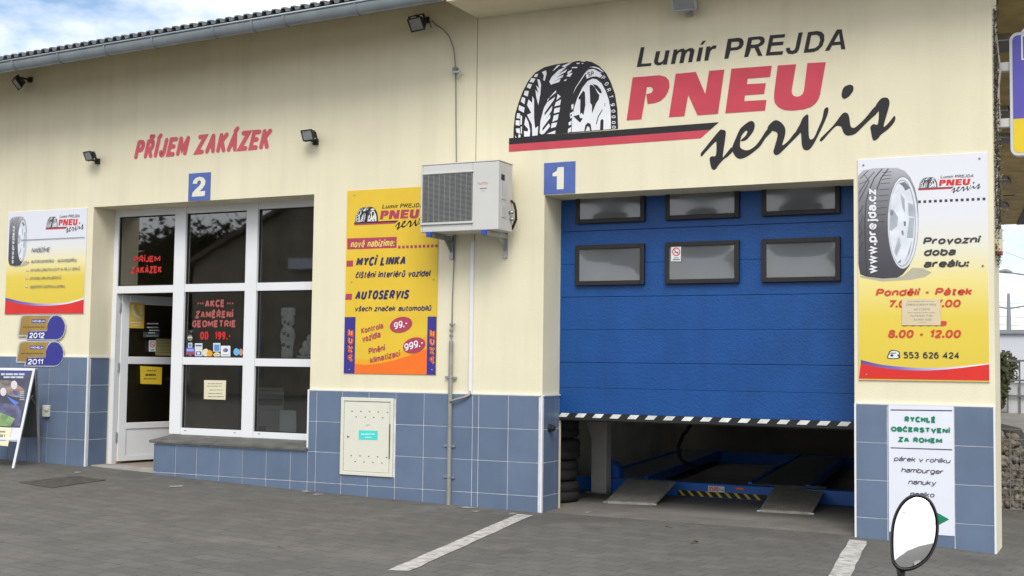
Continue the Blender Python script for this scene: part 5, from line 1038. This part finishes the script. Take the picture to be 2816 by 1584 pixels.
po([(-60, 792), (250, 800), (240, 972), (-60, 955)], .003, M('poster lilac white', (.60, .58, .68), .5)); po(rc(140, 920, 228, 926), .004, greyink); po(rc(140, 936, 224, 942), .004, greyink)
b.flat = nA; b.done('poster', ab)
nq = [FP(zB(*p), fA + nA * .006, nA) for p in ((-60, 785), (148, 800), (98, 1030), (-60, 1012))]; nt_ = thing('notice', 'cream paper note taped to the bottom of the sandwich board', 'notice', nq[2]); b = B(); b.prism(nq, nA * .002, paper); b.done('sheet', nt_)
g = B(); g.flat = nA; T9 = lambda u, v: FP(zB(u, v), fA + nA * .0092, nA)
for q in bars(-10, 75, (836,), 22, 61) + bars(-10, 75, (940,), 20, 62): g.poly([T9(*p) for p in q], greyink)
o9 = T9(0, 918); g.text('DET', o9, T9(68, 922) - o9, T9(0, 880) - o9, black, .02); g.done('print', nt_)
b = B(); strut(b, fA.lerp(tA, .62) + uA * .03, (fA.lerp(tA, .62) + rA.lerp(tA, .66)) / 2 + Vector((0, 0, .09)), .012, .006, steel); strut(b, (fA.lerp(tA, .62) + rA.lerp(tA, .66)) / 2 + Vector((0, 0, .09)) + uA * .03, rA.lerp(tA, .62) + uA * .03, .012, .006, steel); b.done('stay', ab)
b = B(); rdir = tA - rA; onR = lambda a, h: rA + uA * (a * WA) + rdir * h
b.prism([onR(.03, .27), onR(.97, .27), onR(.97, .97), onR(.03, .97)], Vector((0, .008, 0)), M('board back', (.07, .075, .075), .7)); b.done('rear_panel', ab)
sk = F(zB(590, 640), y=-.02); t = thing('wall_socket', 'small ivory wall socket on the tiles behind the sandwich board', 'socket', (sk[0], -.018, sk[2])); b = B(); b.box(sk[0] - .045, sk[0] + .045, -.055, -.0185, sk[2] - .02, sk[2] + .11, cream_box); b.done('case', t, bevel=.006); b = B(); b.box(sk[0] + .0, sk[0] + .05, -.07, -.0555, sk[2] + .05, sk[2] + .08, cream_box); b.done('cover_flap', t, bevel=.003)
# floor grate by the entrance
gq = [on_ground(p, .003) for p in ((50, 1213), (130, 1227), (265, 1207), (187, 1197))]
t = thing('floor_grate', 'dark square foot scraper grate in the paving before the entrance', 'grate', gq[0]); b = B(); n = 22; gm = M('grate iron', (.075, .068, .06), .7, .3, 12)
b.prism(gq, (0, 0, -.004), M('grate pit', (.012, .012, .012), .9))
for k in range(n + 1):
    for A_, B_, C_, D_ in ((gq[0], gq[1], gq[3], gq[2]), (gq[0], gq[3], gq[1], gq[2])):
        u, v = A_.lerp(B_, k / n), C_.lerp(D_, k / n); d = (B_ - A_) * .012; b.prism([u - d, u + d, v + d, v - d], (0, 0, .003), gm)
b.done('grid', t)
# painted lines
wl = M('worn road paint', (.42, .41, .385), .8, .3, 14, stain=1.0, stain_col=(.125, .12, .11), sscale=12)
def road_line(name, px):
    b = B(); q = [on_ground(p, .004) for p in px]; n = 16; L_ = [q[0].lerp(q[3], k / n) for k in range(n + 1)]; R__ = [q[1].lerp(q[2], k / n) for k in range(n + 1)]
    for k in range(n + 1):
        for v in (L_[k], R__[k]): v[0] += random.uniform(-.006, .006); v[2] = zg(v[0], v[1]) + .004
    b.add(L_ + R__, [(k, k + 1, n + 2 + k, n + 1 + k) for k in range(n)], wl); b.flat = Vector((0, 0, 1)); setp(b.done(name), kind='structure')
road_line('road_marking', [(1303, 1293), (1341, 1296), (1030, 1436), (976, 1434)])
c1, c2 = on_ground((2137, 1357)), on_ground((2182, 1361)); dd = on_ground((2082, 1449)) - c1
def proj(v): w_ = ROT.transposed() @ (v - CAM); return ((1408 + FPX * w_[0] / w_[1]) / 1.0932, (792 - FPX * w_[2] / w_[1]) / 1.0932)
road_line('road_marking', [proj(c1), proj(c2), proj(c2 + dd * 1.8), proj(c1 + dd * 1.8)])
smear = M('mortar smear', (.27, .26, .24), .9, .3, 25, stain=1.0, stain_col=(.14, .135, .12), sscale=16)
for sx_, sy_, wx_, wy_ in ((448, 1223, 26, 3), (770, 1236, 18, 3), (800, 1243, 20, 3), (1172, 1276, 30, 3), (1195, 1286, 16, 2), (1290, 1292, 14, 3), (300, 1178, 14, 2), (1490, 1290, 30, 5), (195, 1188, 12, 2)):
    rn_ = random.Random(sx_); b = B(); b.poly([on_ground((sx_ + wx_ * math.cos(k * .52) * rn_.uniform(.25, 1.1), sy_ + wy_ * math.sin(k * .52) * rn_.uniform(.25, 1.1)), .0045) for k in range(12)], smear); b.flat = Vector((0, 0, 1)); setp(b.done('mortar_smear'), kind='structure')
# fallen leaves
for px, lab, sz, an in (((1682, 1327), 'dry dark leaf lying on the paving before the left ramp', .03, 20), ((1748, 1365), 'pale yellow leaf lying on the paving before the garage', .045, 70), ((705, 1377), 'tiny pale leaf lying on the paving before the shop window', .02, 10)):
    c = on_ground(px, .006); b = B(); vs = []
    for i in range(9):
        for j in (-1, 0, 1):
            s = i / 8; wd = math.sin(math.pi * min(1, s * 1.05)) ** .7 * .42 * j; a = R_(an); x, y = (s - .5) * 2 * sz, wd * sz
            vs.append((c[0] + x * math.cos(a) - y * math.sin(a), c[1] + x * math.sin(a) + y * math.cos(a), c[2] + abs(j) * sz * .22 + math.sin(s * 5) * sz * .12 + sz * .1))
    b.add(vs, [(i * 3 + j, i * 3 + j + 1, i * 3 + j + 4, i * 3 + j + 3) for i in range(8) for j in range(2)], M('dry leaf', (.20, .14, .05), .8, .3, 30)); setp(b.done('leaf', loc=c), lab, 'leaf', 'fallen leaves')

# ------------------------------------------------------------------ right edge: side sign, creeper, canopy, yard
ss = thing('hanging_sign', 'blue and yellow upright sign with rounded silver frame, on arms at the right corner', 'sign', (6.75, .3, 3.0)); SY = .22
q = [F(p, y=SY) for p in ((2536, 84), (2545, 386))]; sxl = (q[0][0] + q[1][0]) / 2; szt, szb = q[0][2], q[1][2] - .02; sxr = sxl + .70
def rrect(x0, x1, z0, z1, r, y, n=6):
    o = []
    for cx, cz, a0 in ((x1 - r, z0 + r, -90), (x1 - r, z1 - r, 0), (x0 + r, z1 - r, 90), (x0 + r, z0 + r, 180)):
        for k in range(n + 1): a = R_(a0 + 90 * k / n); o.append(Vector((cx + r * math.cos(a), y, cz + r * math.sin(a))))
    return o
b = B(); b.prism(rrect(sxl, sxr, szb, szt, .06, SY), (0, .10, 0), M('sign frame grey', (.58, .60, .62), .4, .06, 6)); b.done('frame', ss)
zs = F((2545, 300), y=SY)[2]
b = B(); o = rrect(sxl + .022, sxr - .022, szb + .022, szt - .022, .045, SY - .002); b.poly([v if v[2] > zs else Vector((v[0], v[1], zs)) for v in o], M('sign violet blue', (.10, .085, .42), .4, .05, 5)); b.flat = FRONT; b.done('blue_panel', ss)
b = B(); b.poly([v if v[2] < zs else Vector((v[0], v[1] , zs)) for v in o], M('sign lemon', (.74, .56, .02), .4, .05, 5)); b.flat = FRONT; b.done('yellow_panel', ss)
b = B(); y = SY - .004; ex = F((2569, 120), y=SY)[0]; ez_ = F((2569, 120), y=SY)[2]
for dx, dz, w_, h_ in ((0, -.10, .012, .2), (.012, -.10, .10, .012), (.012, .088, .10, .012), (.03, -.05, .05, .03), (.05, .0, .05, .04)): b.poly([(ex + dx, y, ez_ + dz), (ex + dx + w_, y, ez_ + dz), (ex + dx + w_, y, ez_ + dz + h_), (ex + dx, y, ez_ + dz + h_)], white)
for k in range(4): b.poly([(ex + .0 + k * .012, y - .0004, ez_ + .13 - k * .03), (ex + .03 + k * .012, y - .0004, ez_ + .16 - k * .03), (ex + .02 + k * .012, y - .0004, ez_ + .12 - k * .03)], white)
b.flat = FRONT; b.done('emblem', ss)
for py in (170, 311):
    c = F((2520, py), y=SY + .05); b = B(); b.box(6.18, sxl, SY + .02, SY + .08, c[2] - .035, c[2] + .035, M('bracket white', (.62, .63, .63), .5, .08, 6)); b.done('arm', ss, bevel=.004)
# wires hanging at the arms
b = B(); pts = [F(p, y=.16) for p in ((2497, 25), (2499, 60), (2508, 100), (2511, 130), (2516, 168), (2513, 200), (2509, 260), (2507, 310), (2512, 330))]; b.tube(pts, .006, M('wire pale', (.45, .42, .36), .6), 5); b.tube([F(p, y=.17) for p in ((2518, 172), (2513, 215), (2514, 270), (2517, 320))], .005, MATS['wire pale'], 5)
setp(b.done('sign_cable', loc=pts[-1]), 'thin pale cables hanging beside the arms of the corner sign', 'cable')
# creeper on the corner
cr_ = thing('creeper', 'dry grey brown creeper hanging down the right corner of the building', 'creeper', (6.33, .1, 2.1)); b = B(); rnd = random.Random(5); cm = [M('creeper brown', (.10, .085, .06), .8, .3, 20), M('creeper grey', (.24, .22, .19), .8, .3, 20), M('creeper dark', (.04, .035, .028), .9, .3, 20)]
p0, p1 = F((2494, 20), y=.10), F((2511, 665), y=.10)
for k in range(2600):
    s = rnd.random(); c = p0.lerp(p1, s); ww = .085 * (1 - .75 * max(0, (s - .8) / .2)); c = c + Vector((rnd.gauss(.0, .26) * ww, rnd.uniform(-.03, .10), rnd.gauss(0, .02)))
    if c[0] < 6.315 and c[1] < .06: c[1] = .07 + rnd.random() * .1
    c[0] = max(c[0], 6.302); r = rnd.uniform(.004, .011); d = Vector((rnd.gauss(0, 1), rnd.gauss(0, 1), rnd.gauss(-.6, 1))).normalized() * r * 1.8; e = d.orthogonal().normalized() * r * .5
    b.add([c - e, c + d * .6 - e * 1.2, c + d, c + d * .6 + e * 1.2, c + e], [(0, 1, 2, 3, 4)], cm[0 if k % 5 < 2 else 1 if k % 5 < 3 else 2])
b.done('foliage', cr_)
b = B()
for k in range(6):
    b.tube([p0.lerp(p1, s / 12) + Vector((.004 * k + rnd.gauss(.0, .012), .05 + rnd.random() * .05, 0)) for s in range(12)], .005, cm[0], 5)
b.done('stem', cr_)
al = F((2505, 610), y=.12); t = thing('alarm_box', 'cream alarm box with red lamp below the creeper on the right corner', 'alarm box', al); b = B(); b.box(al[0] - .06, al[0] + .045, .1, .18, al[2] - .07, al[2] + .10, M('alarm cream', (.60, .54, .38), .6)); b.box(al[0] - .0, al[0] + .046, .095, .1, al[2] + .03, al[2] + .09, M('alarm grey', (.35, .35, .3), .6)); b.done('case', t, bevel=.006); b = B(); b.box(al[0] + .01, al[0] + .048, .092, .17, al[2] - .1, al[2] - .071, M('alarm red', (.28, .03, .025), .5)); b.done('lamp', t, bevel=.004)
# long canopy over the yard behind the corner
cz = 4.6; ca = F((2557, 564), z=cz); cb2 = F((2573, 440), z=cz); di_ = (cb2 - ca); near = ca + di_ * ((.5 - ca[1]) / di_[1])
cn = thing('canopy', 'long brown canopy with recessed lamps over the yard behind the right corner', 'canopy', (4.5, 10, 0)); cpm = M('canopy soffit brown', (.34, .25, .10), .8, .25, 3, stain=.5, stain_col=(.14, .10, .05), sscale=2)
b = B(); b.prism([(6.35, .75, cz), (near[0] + .6, .75, cz), (ca[0], ca[1], cz), (3.2, ca[1], cz)], (0, 0, .12), cpm); b.done('soffit', cn)
b = B(); b.prism([Vector((ca[0] + .002, ca[1], cz - .015)), Vector((ca[0] + .5, ca[1], cz - .015)), Vector((near[0] + 1.2, .75, cz - .015)), Vector((near[0] + .602, .75, cz - .015))], (0, 0, .5), M('canopy fascia dark', (.035, .028, .022), .7)); b.done('fascia', cn)
for px, py in ((2523, 110), (2521, 282), (2526, 348), (2524, 452), (2522, 515)):
    c = F((px, py), z=cz - .02); b = B(); b.box(c[0] - .10, c[0] + .10, c[1] - .25, c[1] + .25, cz - .05, cz - .001, M('canopy lamp dark', (.03, .028, .025), .5)); lo = b.done('lamp', cn)
    b = B(); b.box(c[0] - .09, c[0] + .09, c[1] - .30, c[1] - .26, cz - .055, cz - .001, steel); b.done('lamp_rim', lo)
for y_ in (3.2, 8.0, 14.5): b = B(); b.box(4.55 - y_ * .05, 6.1 - y_ * .05, y_, y_ + .05, cz - .012, cz - .001, M('canopy joint', (.10, .07, .03), .9)); b.done('soffit_joint', cn)
for y_ in (13.0,): b = B(); b.box(4.42, 4.72, y_, y_ + .3, -.6, cz - .002, plaster2); b.done('column', cn)
# gabion wall, yard, gate, distance
gb = thing('gabion_wall', 'stone filled wire gabion wall with a sloping top behind the right corner', 'wall', (7, 3.4, -.15)); GY = 3.3
gl_ = F((2500, 1078), y=GY); top = [F(p, y=GY) for p in ((2490, 1070), (2551, 1086), (2575, 1130))]; zb0 = F((2540, 1292), y=GY)[2]
pro = [Vector((5.82, GY, zb0)), Vector((7.6, GY, zb0)), Vector((7.6, GY, top[2][2] - .22)), Vector((top[2][0] + .2, GY, top[2][2] - .20)), top[2], top[1], Vector((5.82, GY, top[0][2] + .02))]
b = B(); b.prism(pro, (0, .9, 0), M('gabion core', (.05, .045, .04), .9)); b.done('core', gb)
b = B(); rnd = random.Random(9); stm = [M('stone warm', (.19, .16, .125), .9, .35, 14, .6, 40), M('stone grey', (.17, .16, .145), .9, .35, 14, .6, 40), M('stone pale', (.27, .25, .205), .9, .3, 14, .6, 40)]
def topz(x): return lerp([(5.82, pro[6][2]), (top[1][0], top[1][2]), (top[2][0], top[2][2]), (7.6, pro[2][2])], x)
for k in range(900):
    x = rnd.uniform(5.85, 7.2); z = rnd.uniform(zb0 + .03, topz(x) - .04); r = rnd.uniform(.025, .055); T = Matrix.Translation((x, GY - .005 + rnd.uniform(-.015, .02), z)) @ Matrix.Rotation(rnd.random() * 6, 4, 'Y') @ Matrix.Rotation(rnd.random() * 6, 4, 'X') @ Matrix.Diagonal((1, rnd.uniform(.6, .9), rnd.uniform(.5, .9), 1))
    b.lathe([(.001, -r), (r * .75, -r * .6), (r, .1 * r), (r * .6, r * .75), (.001, r)], T, rnd.choice(stm), 6)
so = b.done('stone_fill', gb); so['kind'] = 'stuff'
b = B(); x = 5.85; wm = M('mesh wire', (.20, .20, .19), .5)
while x < 7.2: b.tube([(x, GY - .055, zb0), (x, GY - .055, topz(x))], .004, wm, 4); x += .1
z = zb0 + .05
while z < top[0][2]: b.tube([(5.85, GY - .058, z), (7.2 if z < topz(7.2) else top[1][0] + .1, GY - .058, z)], .004, wm, 4); z += .1
b.done('wire_mesh', gb)
b = B(); b.prism([Vector((5.95, 2.6, zb0 - .4)), Vector((9, 2.6, zb0 - .4)), Vector((9, 2.6, zb0 - .02)), Vector((5.95, 2.6, zb0 - .02))], (0, 1.7, 0), conc); b.done('footing', gb)
c = F((2558, 1372), y=1.6); t = thing('drain_box', 'rusty brown drain lid on the concrete behind the right corner', 'drain', c); b = B(); b.box(c[0] - .10, c[0] + .12, c[1], c[1] + .25, c[2] - .02, c[2] + .025, M('rust orange', (.22, .10, .035), .8, .3, 12)); b.done('lid', t, bevel=.004)
yd = B(); yd.prism([Vector((5.75, 4.3, .52)), Vector((9.5, 4.3, .52)), Vector((14, 24, .95)), Vector((2.2, 24, .95))], (0, 0, -.3), conc); setp(yd.done('raised_yard'), kind='structure')
gy = 11.0; gx = F((2535, 1000), y=gy); ga_, gb2 = F((2535, 962), y=gy)[2], F((2535, 1040), y=gy)[2]
gt = thing('yard_gate', 'white panel gate with dark bars in the yard behind the right corner', 'gate', (gx[0] + .8, gy, gb2)); b = B(); b.box(gx[0], gx[0] + 2.2, gy, gy + .04, gb2, ga_, M('gate white', (.66, .68, .72), .6, .08, 4)); b.done('panel', gt)
b = B()
for k in range(13): xk = gx[0] + k * .18; b.box(xk - .012, xk + .012, gy - .03, gy - .001, gb2 - .1, ga_ + .35, greyink)
for z in (gb2 - .06, (ga_ + gb2) / 2 + .02, ga_ + .02, ga_ + .33): b.box(gx[0], gx[0] + 2.2, gy - .06, gy - .031, z, z + .03, greyink)
b.done('bars', gt)
fwY = 30.0; z1 = F((2540, 833), y=fwY)[2]; t = thing('warehouse', 'plain pale grey flat roofed building far behind the right corner', 'building', (4, fwY, 0)); b = B(); b.box(-3, 14, fwY, fwY + 10, -1, z1 - .08, M('warehouse wall', (.55, .57, .62), .8, .06, .6)); b.done('wall', t); b = B(); b.box(-3.1, 14.1, fwY - .1, fwY + 10.1, z1 - .08, z1 + .04, M('warehouse edge', (.22, .25, .27), .6)); b.done('roof_edge', t)
def bush(label, c, r, n, cols, seed, name='shrub', stem=True):
    t = thing(name, label, 'shrub', c); rn = random.Random(seed); b = B()
    for k in range(n):
        d = Vector((rn.gauss(0, 1), rn.gauss(0, 1), rn.gauss(0, 1))).normalized() * rn.random() ** .4; p = Vector(c) + Vector((d[0] * r[0], d[1] * r[1], r[2] + d[2] * r[2])); s = rn.uniform(.03, .07); u = Vector((rn.gauss(0, 1), rn.gauss(0, 1), rn.gauss(0, 1))).normalized() * s; v = u.orthogonal().normalized() * s * .6
        b.add([p - u, p + v, p + u, p - v], [(0, 1, 2, 3)], cols[k % len(cols)])
    b.done('foliage', t); b = B()
    for k in range(5): b.tube([Vector(c), Vector(c) + Vector((rn.gauss(0, .4) * r[0], rn.gauss(0, .4) * r[1], r[2] * 1.5))], [.02, .006], cm[0], 5)
    b.done('stem', t)
lf = [M('leaf dark green', (.035, .055, .02), .7, .3, 20), M('leaf olive', (.07, .08, .03), .7, .3, 20), M('leaf brown', (.09, .07, .035), .8, .3, 20)]
c = F((2515, 1030), y=9.0); bush('dark ragged shrub growing behind the corner beside the gate', c, (.13, .15, .42), 420, lf, 3)
c = F((2531, 935), y=20.0); bush('small round dark shrub far off before the pale building', Vector((c[0], 20, .95)), (.28, .3, .42), 500, lf, 4)
# lamp posts and wires far off
def lamp(label, px, top, yy_, arm):
    tp = F((px, top), y=yy_); t = thing('street_lamp', label, 'street lamp', (tp[0], yy_, -.2), 'far street lamps'); b = B(); sm_ = M('lamp post grey', (.22, .23, .25), .6); b.tube([(tp[0], yy_, -.5), (tp[0], yy_, tp[2] - 1.0), (tp[0], yy_, tp[2])], [.11, .08, .05], sm_, 8); b.done('pole', t)
    for s in arm:
        h = F((px, top + (35 if s else 0)), y=yy_)[2]; b = B(); b.tube([(tp[0], yy_, h - .05), (tp[0] + s * .75, yy_, h + .08)], .03, sm_, 6); a = b.done('arm', t); b = B(); b.tube([(tp[0] + s * .65, yy_, h + .09), (tp[0] + s * .85, yy_, h + .14), (tp[0] + s * 1.15, yy_, h + .13)], [.05, .09, .04], sm_, 8); b.done('lamp_head', a)
lamp('thin grey street lamp far off, right of the building', 2537, 738, 40, (-1, 1))
lamp('street lamp at the right edge with its head reaching into the picture', 2592, 655, 40, (-1,))
for k, (ya, yb2) in enumerate(((640, 660), (770, 766), (776, 781), (805, 800), (825, 822))):
    a, c = F((2495, ya - (10 if k else 18)), y=60), F((2600, yb2), y=60); d = c - a; b = B(); b.tube([a - d * 3, a, c, c + d * 3], .012, black, 4); setp(b.done('overhead_wire', loc=a), ['single wire crossing the sky high above the far lamps', 'upper wire of the close pair behind the far lamp', 'lower wire of the close pair behind the far lamp', 'wire crossing just below the lamp arms', 'lowest wire, just above the pale far building'][k], 'wire', 'overhead wires')

# ------------------------------------------------------------------ scooter mirror in the foreground (scooter itself stands below the picture)
MD = 3.2; mcx = CAM + ray(2301, 1337) * MD
sct = thing('scooter', 'motor scooter in the foreground of which only the oval mirror reaches into view', 'scooter', (mcx[0], mcx[1], zg(mcx[0], mcx[1])))
vd = (CAM - mcx).normalized(); tgt = Vector((.30, -1.0, .40)).normalized(); mn = (vd + tgt).normalized()       # faces so that it shows the sky
mn = (vd * .80 + tgt * .42).normalized()
mu = (Vector((0, 0, 1)) - mn * mn[2]).normalized(); mr = mu.cross(mn).normalized()
oval = [(2243, 1400), (2242, 1340), (2250, 1298), (2268, 1265), (2292, 1247), (2318, 1246), (2342, 1262), (2357, 1295), (2360, 1335), (2352, 1375), (2332, 1408), (2300, 1430), (2270, 1434), (2252, 1424)]
ov = [FP(p, mcx, mn) for p in oval]; ov = smooth(ov, 4); cen = sum((Vector(v) for v in ov), Vector()) / len(ov); N = len(ov)
mk = M('mirror black plastic', (.012, .012, .013), .4)
b = B(); vs = []; prof = ((.955, .010), (1.0, .012), (1.03, .0), (1.0, -.02), (.8, -.045), (.4, -.062), (.05, -.066))
for k_, dd_ in prof:
    for v in ov: vs.append(cen + (Vector(v) - cen) * k_ + mn * dd_)
b.add(vs, [(i * N + j, i * N + (j + 1) % N, (i + 1) * N + (j + 1) % N, (i + 1) * N + j) for i in range(len(prof) - 1) for j in range(N)] + [tuple(range((len(prof) - 1) * N, len(prof) * N))], mk); sh = b.done('mirror_shell', sct, smooth_=True)
mm_ = bpy.data.materials.new('mirror glass'); mm_.use_nodes = True; pb = mm_.node_tree.nodes['Principled BSDF']; pb.inputs['Base Color'].default_value = (.92, .93, .95, 1); pb.inputs['Metallic'].default_value = 1; pb.inputs['Roughness'].default_value = .02
b = B(); rings = 8; vs = [cen + mn * .0175]
for r in range(1, rings + 1):
    for v in ov: vs.append(cen + (Vector(v) - cen) * .96 * r / rings + mn * (.0045 + .013 * (1 - (r / rings) ** 2)))
fs = [(0, 1 + j, 1 + (j + 1) % N) for j in range(N)] + [(1 + (r - 1) * N + j, 1 + r * N + j, 1 + r * N + (j + 1) % N, 1 + (r - 1) * N + (j + 1) % N) for r in range(1, rings) for j in range(N)]
b.add(vs, fs, mm_); b.flat = mn; b.done('mirror_glass', sh, smooth_=True)
low = FP((2268, 1428), mcx, mn) - mn * .03; gz = zg(mcx[0], mcx[1]); bar_ = low + Vector((.02, .02, -.20))
b = B(); b.tube([low + Vector((0, 0, .01)), low + Vector((0, 0, -.03)), low + Vector((.01, .01, -.1)), bar_], [.014, .008, .007, .007], mk, 10); b.done('mirror_stem', sct, smooth_=True)
hx = Vector((mr[0], mr[1], 0)).normalized(); fwd = Vector((hx[1], -hx[0], 0)); hz = bar_[2]; hc = bar_ + hx * .34
fwd = -fwd if fwd.dot(CAM - mcx) > 0 else fwd          # the scooter points away from the viewer
scr = M('scooter paint', (.20, .02, .02), .3, .05, 4)
b = B(); b.tube([bar_ - hx * .10, bar_ + hx * .05, hc + Vector((0, 0, -.02)), bar_ + hx * .63, bar_ + hx * .78], .013, mk, 10); b.done('handlebar', sct, smooth_=True)
ax = Vector((hc[0], hc[1], gz)) + fwd * .18
b = B(); b.tube([hc, ax + Vector((0, 0, .42)), ax + Vector((0, 0, .21))], [.03, .03, .025], mk, 10); b.done('fork', sct, smooth_=True)
rear = ax - fwd * 1.05
for c in (ax, rear):
    T = Matrix.Translation(c + Vector((0, 0, .21))) @ hx.to_track_quat('Z', 'Y').to_matrix().to_4x4(); wh = tyre(T, None, .205, .09).done('wheel', sct, smooth_=True)
    b = B(); b.lathe([(.001, -.03), (.12, -.03), (.12, .03), (.001, .03)], T, steel, 20); b.done('rim', wh)
b = B(); sd_ = lambda f, s, z: ax - fwd * f + hx * s + Vector((0, 0, z))
b.prism([sd_(.0, -.17, .20), sd_(.02, -.19, .55 - .0), sd_(.10, -.12, hz - gz - .06), sd_(.10, .12, hz - gz - .06), sd_(.02, .19, .55), sd_(.0, .17, .20)], -fwd * .05, scr); b.done('leg_shield', sct, bevel=.02)
b = B(); b.prism([sd_(.0, -.15, .17), sd_(.5, -.15, .17), sd_(.5, .15, .17), sd_(.0, .15, .17)], (0, 0, .06), mk); b.done('footboard', sct, bevel=.01)
b = B(); b.prism([sd_(.48, -.15, .20), sd_(.50, -.16, .52), sd_(1.2, -.12, .60), sd_(1.2, -.10, .42), sd_(1.0, -.13, .30)], hx * .28, scr); b.done('tail_body', sct, bevel=.03)
b = B(); b.prism([sd_(.46, -.13, .53), sd_(.46, .13, .53), sd_(1.18, .11, .615), sd_(1.18, -.11, .615)], (0, 0, .07), mk); b.done('seat', sct, bevel=.03)

# ------------------------------------------------------------------ across the street, behind the camera: what the windows mirror
def mirror_pt(p, d, yw=YF + .03):
    q = F(p, y=yw + d); return Vector((q[0], 2 * yw - q[1], q[2]))
D_ = 26.0
ra, rb = mirror_pt(z7(1560, 395), D_), mirror_pt(z7(1850, 225), D_)
hs_ = thing('gabled_house', 'brown gabled house across the street, mirrored in the shop windows', 'house', (ra[0], ra[1], 0)); sl_ = (rb[2] - ra[2]) / abs(rb[0] - ra[0]); hw = 6.5; ex_ = ra[0]
dirx = 1 if rb[0] > ra[0] else -1
hz0 = ra[2] - 3.0 * sl_; xl = ex_ - dirx * 3.0; xr = xl + dirx * 2 * hw; zr = hz0 + hw * sl_
hm = M('house wall brown', (.34, .29, .21), .9, .2, 1.5); b = B(); b.prism([Vector((xl, ra[1], -.5)), Vector((xr, ra[1], -.5)), Vector((xr, ra[1], hz0)), Vector(((xl + xr) / 2, ra[1], zr)), Vector((xl, ra[1], hz0))], (0, -9, 0), hm); b.done('wall', hs_)
b = B()
for s, e in ((xl - dirx * .3, (xl + xr) / 2), (xr + dirx * .3, (xl + xr) / 2)):
    zz_ = hz0 - .3 * sl_; b.prism([Vector((s, ra[1] + .3, zz_)), Vector((e, ra[1] + .3, zr)), Vector((e, ra[1] + .3, zr + .2)), Vector((s, ra[1] + .3, zz_ + .2))], (0, -9.6, 0), M('house roof', (.16, .12, .09), .9, .2, 3))
b.done('roof', hs_)
for z0_, z1_ in ((.8, 2.2),):
    for k in range(3): xk = min(xl, xr) + 2 + k * 3.5; b = B(); b.box(xk, xk + 1.3, ra[1] + .001, ra[1] + .05, z0_, z1_, M('house window', (.25, .26, .27), .2)); b.done('window', hs_)
wb = mirror_pt(z7(1940, 728), D_ - .6); b = B(); b.box(wb[0] - .9, wb[0] + .9, ra[1] + .002, ra[1] + .12, wb[2] - .18, wb[2] + .18, white); b.done('shop_fascia', hs_)
def tree(label, c, h, r, seed, n=2600):
    t = thing('broadleaf_tree', label, 'tree', c, 'trees across the street'); rn = random.Random(seed); b = B(); c = Vector(c)
    limbs = []
    b.tube([c, c + Vector((.1, 0, h * .3)), c + Vector((.0, .1, h * .75))], [.22, .16, .05], cm[0], 8)
    for k in range(9):
        a = k * 2.4; s = c + Vector((0, 0, h * (.28 + .045 * k))); e = s + Vector((math.cos(a) * r * .75, math.sin(a) * r * .75, h * .22)); limbs.append(e); b.tube([s, s.lerp(e, .5) + Vector((0, 0, .15)), e], [.09, .05, .02], cm[0], 6)
    b.done('trunk', t); b = B(); cl_ = limbs + [c + Vector((rn.gauss(0, .35) * r, rn.gauss(0, .35) * r, h * rn.uniform(.5, .97))) for _ in range(18)]
    for k in range(n):
        q = cl_[k % len(cl_)] + Vector((rn.gauss(0, .3) * r, rn.gauss(0, .3) * r, rn.gauss(0, .08) * h)); s = rn.uniform(.10, .22); u = Vector((rn.gauss(0, 1), rn.gauss(0, 1), rn.gauss(0, 1))).normalized() * s; v = u.orthogonal().normalized() * s * .6
        b.add([q - u, q + v, q + u, q - v], [(0, 1, 2, 3)], lf[k % 2])
    b.done('crown', t)
for k, (px, d, tp) in enumerate(((380, 34, 620), (470, 30, 560), (560, 36, 560), (640, 40, 540), (320, 28, 600), (240, 30, 560))):
    q = mirror_pt((px, tp + 36), d); tree(['tall dark tree mirrored in the left window pane', 'broad dark tree mirrored beside the left mullion', 'dark tree mirrored in the centre pane', 'dark tree mirrored right of the centre pane', 'dark tree mirrored above the door', 'leftmost dark tree across the street'][k], (q[0], q[1], 0), q[2], 2.6, 20 + k, 4200)
